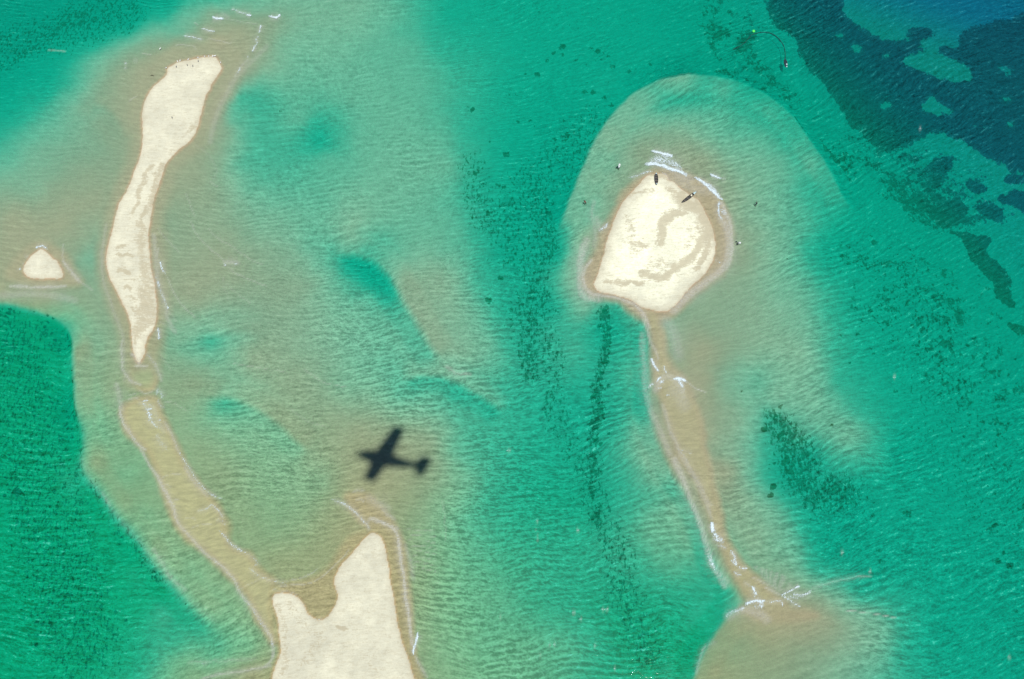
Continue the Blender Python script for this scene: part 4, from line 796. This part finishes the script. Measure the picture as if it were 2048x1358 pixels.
# ---- dugout / plank boats
def boat(p_stern, p_bow, beam, label, deck):
    """open double-ended boat; pixel ends of the hull"""
    a = at(*p_stern); b = at(*p_bow); L = (b - a).length; mid = (a + b) / 2
    gz = max(ground_z(a.x, a.y), ground_z(b.x, b.y), ground_z(mid.x, mid.y), 0) - .05
    rz = math.atan2(b.y - a.y, b.x - a.x)
    root = empty('wooden_boat', (mid.x, mid.y, gz), rz)
    tag(root, label, 'boat', 'boats drawn up on the round islet')
    hb = beam / 2; n = 15
    def half(t):            # t -1 stern .. 1 bow
        return hb * (1 - abs(t) ** (2.3 if t < 0 else 1.8)) ** .75 if abs(t) < 1 else 0
    def sheer(t): return .52 + .20 * t * t + (.12 * t if t > 0 else 0)
    outer = []; inner = []
    for i in range(n + 1):
        t = -1 + 2 * i / n; h = max(half(t * .985), .03); x = t * L / 2; z = sheer(t); kz = .03 + .20 * abs(t) ** 3
        sec = [(-1.0, 1), (-.93, .55), (-.62, .16), (0, 0), (.62, .16), (.93, .55), (1.0, 1)]
        outer.append([Vector((x * (.90 + .10 * c), s * h, kz + (z - kz) * c)) for s, c in sec])
        inner.append([Vector((x * (.90 + .10 * c) * .975, s * max(h - .045, .01), kz + .045 + (z - kz - .055) * c)) for s, c in sec])
    bm = bmesh.new()
    loft(outer, bm, False, False)
    for r in (outer[0], outer[-1]): bm.faces.new([bm.verts.new(p) for p in r])
    bmesh.ops.remove_doubles(bm, verts=bm.verts, dist=1e-4)
    obj('hull', bm, M['hull'], root)
    bm = loft(inner, None, False, False)
    obj('inner_hull', bm, M['hull_in'], root)
    for s in (0, -1):
        tube([outer[i][s] + Vector((0, 0, .02)) for i in range(n + 1)], .028, 6, bm := bmesh.new())
        obj('gunwale', bm, M['rail'], root)
    for t in (-.62, -.2, .25, .62):
        bm = box(bmesh.new(), (t * L / 2, 0, sheer(t) - .12), (.20, 2 * half(t) - .05, .035)); obj('thwart', bm, M['rail'], root, False)
    for t in deck:          # small end decks
        h = half(t) ; bm = bmesh.new(); e = .97 * (1 if t > 0 else -1)
        q_ = [Vector((t * L / 2, -h, sheer(t) + .03)), Vector((t * L / 2, h, sheer(t) + .03)), Vector((e * L / 2, .06, sheer(e) + .03)), Vector((e * L / 2, -.06, sheer(e) + .03))]
        vt = [bm.verts.new(p) for p in q_]; vb = [bm.verts.new(p - Vector((0, 0, .05))) for p in q_]
        bm.faces.new(vt); bm.faces.new(vb[::-1])
        for i in range(4): bm.faces.new((vt[i], vb[i], vb[(i + 1) % 4], vt[(i + 1) % 4]))
        bmesh.ops.recalc_face_normals(bm, faces=bm.faces)
        obj('end_deck', bm, M['pale'], root, False)
    return root, L, sheer
boat((1311.6, 348.5), (1312.6, 372.5), 1.18, 'short dark wooden boat pointing down the beach at the top of the round islet', (-.80, .78))
r2, L2, sh2 = boat((1363, 407.5), (1391.5, 386.5), 1.15, 'long dark canoe lying slantwise at the right shore of the round islet', (.62,))
# sack lying in the second boat
bm = ball((0, 0, 0), .34, None, 3, (1.15, .9, .6))
for v in bm.verts: v.co *= 1 + .08 * math.sin(v.co.x * 17 + v.co.y * 13)
sp = r2.matrix_world
sack = obj('sack', bm, M['tarp']); d2 = Vector((math.cos(r2.rotation_euler.z), math.sin(r2.rotation_euler.z), 0))
sack.location = Vector(r2.location) + d2 * (L2 * .15) + Vector((0, 0, .68)); sack.rotation_euler = (0, 0, r2.rotation_euler.z + .5)
tag(sack, 'pale yellowish sack lying across the slanting canoe', 'sack')

# ---- people wading
def skin_mesh(name, verts, edges, radii, mat, parent, root=0, sub=2):
    me = bpy.data.meshes.new(name); me.from_pydata(verts, edges, []); me.materials.append(mat)
    o = bpy.data.objects.new(name, me); col.objects.link(o)
    md = o.modifiers.new('skin', 'SKIN'); md.use_smooth_shade = True
    for i, v in enumerate(me.skin_vertices[0].data):
        v.radius = radii[i] if isinstance(radii[i], tuple) else (radii[i], radii[i]); v.use_root = (i == root)
    s = o.modifiers.new('sub', 'SUBSURF'); s.levels = sub; s.render_levels = sub
    o.parent = parent
    return o
def person(px, py, face, depth_z, shirt, label, lean=.25, arms=((.42, .32, 1.0), (.42, -.32, 1.0)), hat=None, shorts='dark'):
    """x forward. arms: hand positions relative to the feet"""
    p = at(px, py); root = empty('person', (p.x, p.y, depth_z * 1.3), face); root.scale = (1.3, 1.3, 1.3); tag(root, label, 'person', 'people wading round the islet')
    lx = lean
    V_ = [(0, 0, .93), (lx * .35, 0, 1.12), (lx * .75, 0, 1.32), (lx * 1.0, 0, 1.44), (lx * 1.12, 0, 1.53), (lx * 1.25 + .02, 0, 1.63), (lx * 1.3 + .02, 0, 1.72)]
    Rr = [(.155, .12), (.14, .11), (.165, .115), (.11, .08), (.052, .052), (.085, .095), (.075, .085)]
    E_ = [(0, 1), (1, 2), (2, 3), (3, 4), (4, 5), (5, 6)]
    for s in (1, -1):                            # legs mid stride
        k = len(V_); st = .16 * s
        V_ += [(.02, .10 * s, .86), (.06 + st, .12 * s, .48), (st - .02, .12 * s, .09), (st + .13, .13 * s, .04)]
        Rr += [.088, .06, .042, (.045, .03)]; E_ += [(0, k), (k, k + 1), (k + 1, k + 2), (k + 2, k + 3)]
    hands = []
    for s, hnd in zip((1, -1), arms):
        k = len(V_); sh = Vector((lx * .93, .19 * s, 1.40)); hd = Vector(hnd); el = (sh + hd) / 2 + Vector((-.04, .07 * s, -.05))
        fw = (hd - el).normalized()
        V_ += [tuple(sh), tuple(el), tuple(hd), tuple(hd + fw * .075)]; Rr += [.056, .041, .030, (.042, .018)]
        E_ += [(2, k), (k, k + 1), (k + 1, k + 2), (k + 2, k + 3)]
        hands.append(hd + fw * .075)
        side = fw.cross(Vector((0, 0, 1))); side = Vector((0, 1, 0)) if side.length < .1 else side.normalized()
        for f_, (off, ln) in enumerate(((-.030, .062), (-.010, .074), (.010, .068), (.028, .052))):
            q_ = len(V_); b0 = hd + fw * .10 + side * off; V_ += [tuple(b0), tuple(b0 + fw * ln * .55 - Vector((0, 0, .008))), tuple(b0 + fw * ln - Vector((0, 0, .028)))]
            Rr += [.0095, .009, .0078]; E_ += [(k + 3, q_), (q_, q_ + 1), (q_ + 1, q_ + 2)]
        q_ = len(V_); b0 = hd + fw * .04 - side * .045 * s; V_ += [tuple(b0), tuple(b0 + fw * .045 - side * .018 * s)]; Rr += [.0115, .0095]; E_ += [(k + 2, q_), (q_, q_ + 1)]
    # face: nose and ears as small chains off the head
    k = len(V_); V_ += [(lx * 1.25 + .125, 0, 1.635), (lx * 1.25 + .02, .093, 1.64), (lx * 1.25 + .02, -.093, 1.64)]; Rr += [.013, .016, .016]; E_ += [(5, k), (5, k + 1), (5, k + 2)]
    skin_mesh('body', V_, E_, Rr, M['skin'], root, 0, 1)
    # shirt with short sleeves, shorts
    SV = [(0, 0, .90), (lx * .35, 0, 1.12), (lx * .75, 0, 1.32), (lx * .98, 0, 1.43)]; SR = [(.185, .15), (.175, .145), (.20, .15), (.13, .10)]; SE = [(0, 1), (1, 2), (2, 3)]
    for s, hnd in zip((1, -1), arms):
        k = len(SV); sh = Vector((lx * .93, .20 * s, 1.40)); hd = Vector(hnd); el = (sh + hd) / 2 + Vector((-.04, .07 * s, -.05))
        SV += [tuple(sh), tuple(sh.lerp(el, .8))]; SR += [.085, .07]; SE += [(2, k), (k, k + 1)]
    skin_mesh('shirt', SV, SE, SR, M[shirt], root, 0, 1)
    HV = [(0, 0, .94), (0, 0, .88)]; HR = [(.17, .135), (.17, .135)]; HE = [(0, 1)]
    for s in (1, -1):
        k = len(HV); HV += [(.03, .10 * s, .80), (.055 + .10 * s, .115 * s, .60)]; HR += [.108, .098]; HE += [(1, k), (k, k + 1)]
    skin_mesh('shorts', HV, HE, HR, M[shorts], root, 0, 1)
    hx = lx * 1.28 + .01
    if hat:
        bm = bmesh.new(); rings = []
        for r_, z_ in ((.25, 1.695), (.24, 1.71), (.115, 1.72), (.105, 1.79), (.06, 1.83), (.01, 1.835)):
            rings.append([Vector((hx + r_ * math.cos(a), r_ * math.sin(a), z_)) for a in [2 * math.pi * i / 18 for i in range(18)]])
        loft(rings, bm); obj('hat', bm, M[hat], root)
    else:
        bm = ball((hx - .012, 0, 1.705), .108, None, 2, (1.02, .92, .95))
        geom = [v for v in bm.verts if v.co.z < 1.66 and v.co.x > hx - .02]; bmesh.ops.delete(bm, geom=geom, context='VERTS'); obj('hair', bm, M['hair'], root)
    return root, hands
person(1237.0, 337.5, R(75), -.42, 'white', 'person in a white shirt and pale hat wading above the round islet', .42, ((.62, .34, .95), (.60, -.38, .95)), 'white')
person(1475.5, 486.5, R(-70), -.40, 'white', 'person in a white shirt wading close to the right side of the round islet', .40, ((.55, .40, 1.0), (.50, -.45, .9)), 'white')
person(1511.0, 410.5, R(60), -.55, 'dark', 'person in dark clothes wading far out, holding up a long pole', .2, ((.48, .30, 1.15), (.42, -.25, 1.05)), None)
person(1171.5, 407.0, R(160), -.50, 'red', 'person in a rust red shirt wading left of the round islet', .45, ((.55, .35, .95), (.55, -.30, .95)), None)
# fishing pole of the far person
a = at(1511.4, 407.5) + Vector((0, 0, .85)); b = at(1514.2, 400.0, 1.2)
pole = obj('fishing_pole', tube([tuple(a - (b - a) * .25), tuple(a), tuple((a + b) / 2), tuple(b)], [.05, .05, .04, .02], 8), M['twig']); tag(pole, 'dark pole held slantwise by the person farthest out', 'pole')
# added dark blobs standing in for the cast shadows of the white-shirted waders
def add_shadow_blob(px, py, z, label):
    p = at(px, py)
    bm = ball((0, 0, 0), .24, None, 3, (1, .85, 1.1))
    for v in bm.verts: v.co *= 1 + .12 * math.sin(v.co.z * 30 + v.co.x * 21) 
    o = obj('wader_shadow_blob', bm, M['net']); o.location = (p.x, p.y, z); tag(o, label, 'blob', 'dark blobs standing in for wader shadows'); return o
add_shadow_blob(1233.4, 335.2, .06, 'dark stand-in shadow bag floating left of the wader above the islet')
add_shadow_blob(1472.6, 483.5, .06, 'dark stand-in shadow bag floating left of the wader beside the right shore')

# ---- fishing net laid out in an arc, with its floats and a boat
ARC = zn([(200, 725), (350, 650), (480, 570), (600, 430), (640, 372), (760, 325), (900, 295), (1050, 298), (1180, 338), (1300, 425), (1400, 540), (1450, 625), (1480, 740), (1490, 880), (1490, 1000)])
ARC = smooth_poly(ARC, 2, False)
netr = empty('fishing_net', at(1535, 95)); tag(netr, 'dark fishing net set in a wide arc in the deep green water', 'net')
o3 = Vector(netr.location)
line = [at(x, y, .02) - o3 for x, y in ARC]
obj('float_line', tube([tuple(p) for p in line], .055, 6), M['rope'], netr)
bm = bmesh.new(); prev = None
for i, p in enumerate(line):
    cur = [bm.verts.new(p + Vector((.10 * math.sin(i * 1.3 + k), .10 * math.cos(i * 1.7 + k), -.03 - .12 * k))) for k in range(5)]
    if prev:
        for k in range(4): bm.faces.new((prev[k], cur[k], cur[k + 1], prev[k + 1]))
    prev = cur
obj('net_curtain', bm, M['net'], netr)
for i in range(10, len(line) - 1, 3):
    obj('net_float', ball(line[i], .12, None, 2, (1, 1, .8)), M['rope'], netr)
# green marker float
bm = bmesh.new(); rings = []
for r_, z_ in ((.02, -.25), (.42, -.18), (.60, .0), (.56, .22), (.30, .42), (.10, .5), (.09, .75), (.01, .78)):
    rings.append([Vector((r_ * math.cos(a), r_ * math.sin(a) * .9, z_)) for a in [2 * math.pi * i / 20 for i in range(20)]])
fr_ = obj('marker_float', loft(rings, bm), M['green']); fr_.location = at(1507.2, 62.5, .05); fr_.rotation_euler = (.2, .15, .6)
tag(fr_, 'bright green float at the left end of the net arc', 'float')
for i, (x, y, s) in enumerate(((1573.3, 128.6, .30), (1573.4, 133.1, .24))):
    fb = obj('net_buoy', ball((0, 0, 0), s, None, 3, (1, 1.1, .8)), M['pale']); fb.location = at(x, y, .05)
    tag(fb, ('larger' if i == 0 else 'smaller') + ' pale round buoy at the right end of the net arc', 'buoy', 'pale buoys at the end of the net')
# heap of net in the water beside the buoys
hp = at(1571.2, 126); bm = ball((0, 0, 0), 1.0, None, 4, (.62, 1.75, .16))
for v in bm.verts: v.co *= 1 + .16 * math.sin(v.co.x * 9 + v.co.y * 5) + .1 * math.cos(v.co.y * 11 - v.co.x * 4)
hn = obj('net_heap', bm, M['net']); hn.location = hp; tag(hn, 'dark heap of gathered net floating beside the two pale buoys', 'net')

# ---- birds on the north end of the long island
def bird(mat, loc, rz, label, s=1.0, group='birds standing on the long island'):
    root = empty('bird', loc, rz); root.scale = (s, s, s); tag(root, label, 'bird', group)
    prof = [(-.30, .005, .20), (-.20, .03, .20), (-.10, .075, .21), (0, .10, .22), (.10, .09, .235), (.17, .055, .27), (.20, .042, .32), (.23, .045, .36), (.27, .035, .37), (.295, .012, .365)]
    rings = [[Vector((x, r_ * math.cos(a), z + r_ * .9 * math.sin(a))) for a in [2 * math.pi * i / 10 for i in range(10)]] for x, r_, z in prof]
    obj('body', loft(rings), mat, root)
    for sd_ in (1, -1):
        bm = bmesh.new(); W_ = [(.10, .085, .27), (-.02, .115, .26), (-.28, .04, .235), (-.05, .09, .19), (.09, .10, .21)]
        v1 = [bm.verts.new((x, y * sd_ + .012 * sd_, z)) for x, y, z in W_]; v2 = [bm.verts.new((x, y * sd_ - .012 * sd_, z)) for x, y, z in W_]
        bm.faces.new(v1); bm.faces.new(v2[::-1])
        for i in range(5): bm.faces.new((v1[i], v1[(i + 1) % 5], v2[(i + 1) % 5], v2[i]))
        bmesh.ops.recalc_face_normals(bm, faces=bm.faces); obj('wing', bm, mat, root)
        obj('leg', tube([(.02, .035 * sd_, .0), (.0, .035 * sd_, .14)], .008, 5), M['beak'], root)
    obj('beak', tube([(.285, 0, .365), (.36, 0, .355)], [.014, .003], 6), M['beak'], root)
    return root
def copy_tree(o, parent=None):
    c = o.copy(); col.objects.link(c)
    if parent: c.parent = parent
    for ch in o.children: copy_tree(ch, c)
    return c
def bpos(x, y):
    p = at(x, y); return Vector((p.x, p.y, max(ground_z(p.x, p.y), -.08)))
whites = [(355.8, 123.6, 'pair left bird: white bird at the upper left water edge of the long island'), (360.6, 122.0, ''), (377, 119.5, ''), (409.8, 113.6, ''), (418, 113.5, ''), (425.5, 113.0, ''), (428.6, 112.6, ''), (431, 112.4, ''), (441.5, 125.7, ''), (333, 136.5, ''), (396.5, 116, '')]
WL = ['white bird on the edge, left one of the pair left of the island top', 'white bird on the edge, right one of the pair left of the island top',
      'lone white bird on the water edge midway along the top of the long island', 'white bird standing apart left of the cluster at the top of the long island', 'white bird at the left end of the tight cluster on the island top',
      'white bird second from the left in the tight cluster on the island top', 'white bird third from the left in the tight cluster on the island top', 'white bird at the right end of the tight cluster on the island top',
      'white bird in the shallows off the upper right corner of the long island', 'white bird on the small sand spur left of the long island top', 'white bird on the water edge directly above a grey bird']
proto = None
for (x, y, _), lb in zip(whites, WL):
    if proto is None: o = proto = bird(M['feather'], bpos(x, y), rs.uniform(0, 6), lb, 1.5)
    else: o = copy_tree(proto); o.location = bpos(x, y); o.rotation_euler = (0, 0, rs.uniform(0, 6)); o['label'] = lb
o = copy_tree(proto); o.location = at(321, 98.6, -.1); o.rotation_euler = (0, 0, 1.); o['label'] = 'white bird resting on the water up and left of the long island'; o.scale = (1.7,) * 3
greys = [(375.8, 132.2), (386.9, 134.2), (353.9, 135.4), (397.7, 124.2), (346.0, 238.0)]
GL = ['grey bird on dry sand, middle one of three in a row', 'grey bird on dry sand, right one of three in a row', 'grey bird on dry sand, left one of three in a row',
      'grey bird on dry sand closest to the upper water edge of the long island', 'lone grey bird in the middle of the bare sand of the long island']
gp = None
for (x, y), lb in zip(greys, GL):
    if gp is None: o = gp = bird(M['greyf'], bpos(x, y), 1.9, lb, 1.35)
    else: o = copy_tree(gp); o.location = bpos(x, y); o.rotation_euler = (0, 0, rs.uniform(1.4, 2.4)); o['label'] = lb
# a snag of driftwood in the shallows left of the island
bm = tube([(-.7, 0, -.05), (-.2, .1, .10), (.3, 0, .12), (.8, -.25, .02)], [.05, .09, .08, .03], 7); tube([(.1, .03, .1), (.35, .35, .25)], [.05, .02], 6, bm); tube([(-.2, .1, .1), (-.35, .4, .12)], [.04, .02], 6, bm)
dw = obj('driftwood', bm, M['twig']); dw.location = at(304.5, 151, .0); tag(dw, 'dark forked driftwood in the shallows left of the long island', 'driftwood')

# ---- the aircraft that carries the camera; only its shadow falls into view
gc = at(767, 919)
# scale: 146 px of fuselage
LEN = 22.6; SPAN = 31.5
nose_dir = (at(713, 905) - at(832, 934)); nose_dir.z = 0; nose_dir.normalize()
wdir = Vector((0, 0, 1)).cross(nose_dir)                      # to the left of the nose
if wdir.y < 0: wdir = -wdir                                  # towards the top of the photograph
bank = R(46)
up_b = (Vector((0, 0, 1)) * math.cos(bank) + wdir * math.sin(bank)).normalized()
wing = (wdir * math.cos(bank) - Vector((0, 0, 1)) * math.sin(bank)).normalized()
# position on the sun ray through the shadow, just up-sun of the camera
tz = (HC + 22 - gc.z) / SUN.z
pc = gc + SUN * tz
Mx = Matrix((nose_dir, wing, up_b)).transposed().to_4x4()
if Mx.determinant() < 0: pass
plane = empty('aeroplane', pc); plane.rotation_mode = 'QUATERNION'
sgn = 1 if Mx.determinant() > 0 else -1
Mx = Matrix((nose_dir, wing * sgn, up_b)).transposed()
plane.rotation_quaternion = Mx.to_quaternion()
tag(plane, 'white high winged propeller aeroplane banking between the sun and the shallows', 'aeroplane')
def sect(x, ry, rz_, zc, n=20): return [Vector((x, ry * math.cos(a), zc + rz_ * math.sin(a))) for a in [2 * math.pi * i / n for i in range(n)]]
fus = [(8.3, .12, .12, -.1), (7.9, .55, .55, -.1), (7.0, 1.05, 1.05, -.05), (5.6, 1.35, 1.4, .0), (4.2, 1.6, 1.7, .1), (2.5, 1.75, 1.85, .15), (0, 1.75, 1.85, .15), (-3, 1.6, 1.7, .2), (-5.5, 1.3, 1.35, .35), (-8.5, .9, .95, .6), (-11.5, .6, .65, .85), (-13.6, .25, .25, 1.0)]
fus = [(x_, a_ * 1.18, b_ * 1.12, c_) for x_, a_, b_, c_ in fus]
obj('fuselage', loft([sect(*f) for f in fus]), M['paint'], plane)
def foil(root_le, tip_le, rc, tc, rt, tt, axis='y', name='wing'):
    prof = [(0, 0), (.05, .5), (.3, 1), (.6, .7), (1, .03), (.6, -.35), (.3, -.45), (.05, -.35)]
    rings = []
    for le, ch, th in ((root_le, rc, rt), (tip_le, tc, tt)):
        le = Vector(le); rings.append([le + Vector((-c * ch, 0, t * th / 2)) if axis == 'y' else le + Vector((-c * ch, t * th / 2, 0)) for c, t in prof])
    return loft(rings)
for s in (1, -1):
    obj('wing', foil((3.1, .3 * s, 1.7), (1.8, SPAN / 2 * s, 2.1), 5.8, 3.5, .6, .3), M['paint'], plane)
    obj('wing_strut', tube([(.6, 1.2 * s, -.9), (.5, 6.5 * s, 1.55)], .09, 8), M['paint'], plane)
    obj('tailplane', foil((-10.3, .2 * s, 1.0), (-11.2, 5.2 * s, 1.05), 3.7, 2.6, .28, .16), M['paint'], plane)
    wl = obj('landing_gear', tube([(-.3, .8 * s, -1.1), (-.4, 1.9 * s, -2.1)], .12, 8), M['spar'], plane)
    bm = tube([(-.4, 1.75 * s, -2.25), (-.4, 2.05 * s, -2.25)], .42, 14); obj('wheel', bm, M['rubber'], wl)
obj('fin', foil((-9.2, 0, 1.0), (-11.5, 0, 4.6), 4.6, 2.6, .3, .16, 'z'), M['paint'], plane)
for k in range(3):
    a = 2 * math.pi * k / 3 + .4; bl_o = obj('propeller_blade', tube([(8.25, .2 * math.cos(a), .2 * math.sin(a) - .1), (8.2, 1.0 * math.cos(a), 1.0 * math.sin(a) - .1), (8.25, 1.75 * math.cos(a), 1.75 * math.sin(a) - .1)], [.08, .14, .08], 8), M['rubber'], plane)
obj('spinner', loft([sect(8.9, .02, .02, -.1, 12), sect(8.65, .22, .22, -.1, 12), sect(8.25, .32, .32, -.1, 12)]), M['spar'], plane)
obj('windscreen', loft([sect(5.7, 1.58, 1.6, .12), sect(4.6, 1.85, 1.90, .12), sect(4.2, 1.93, 1.95, .12)]), M['glass'], plane)
print('scene built', N, NX, NY)
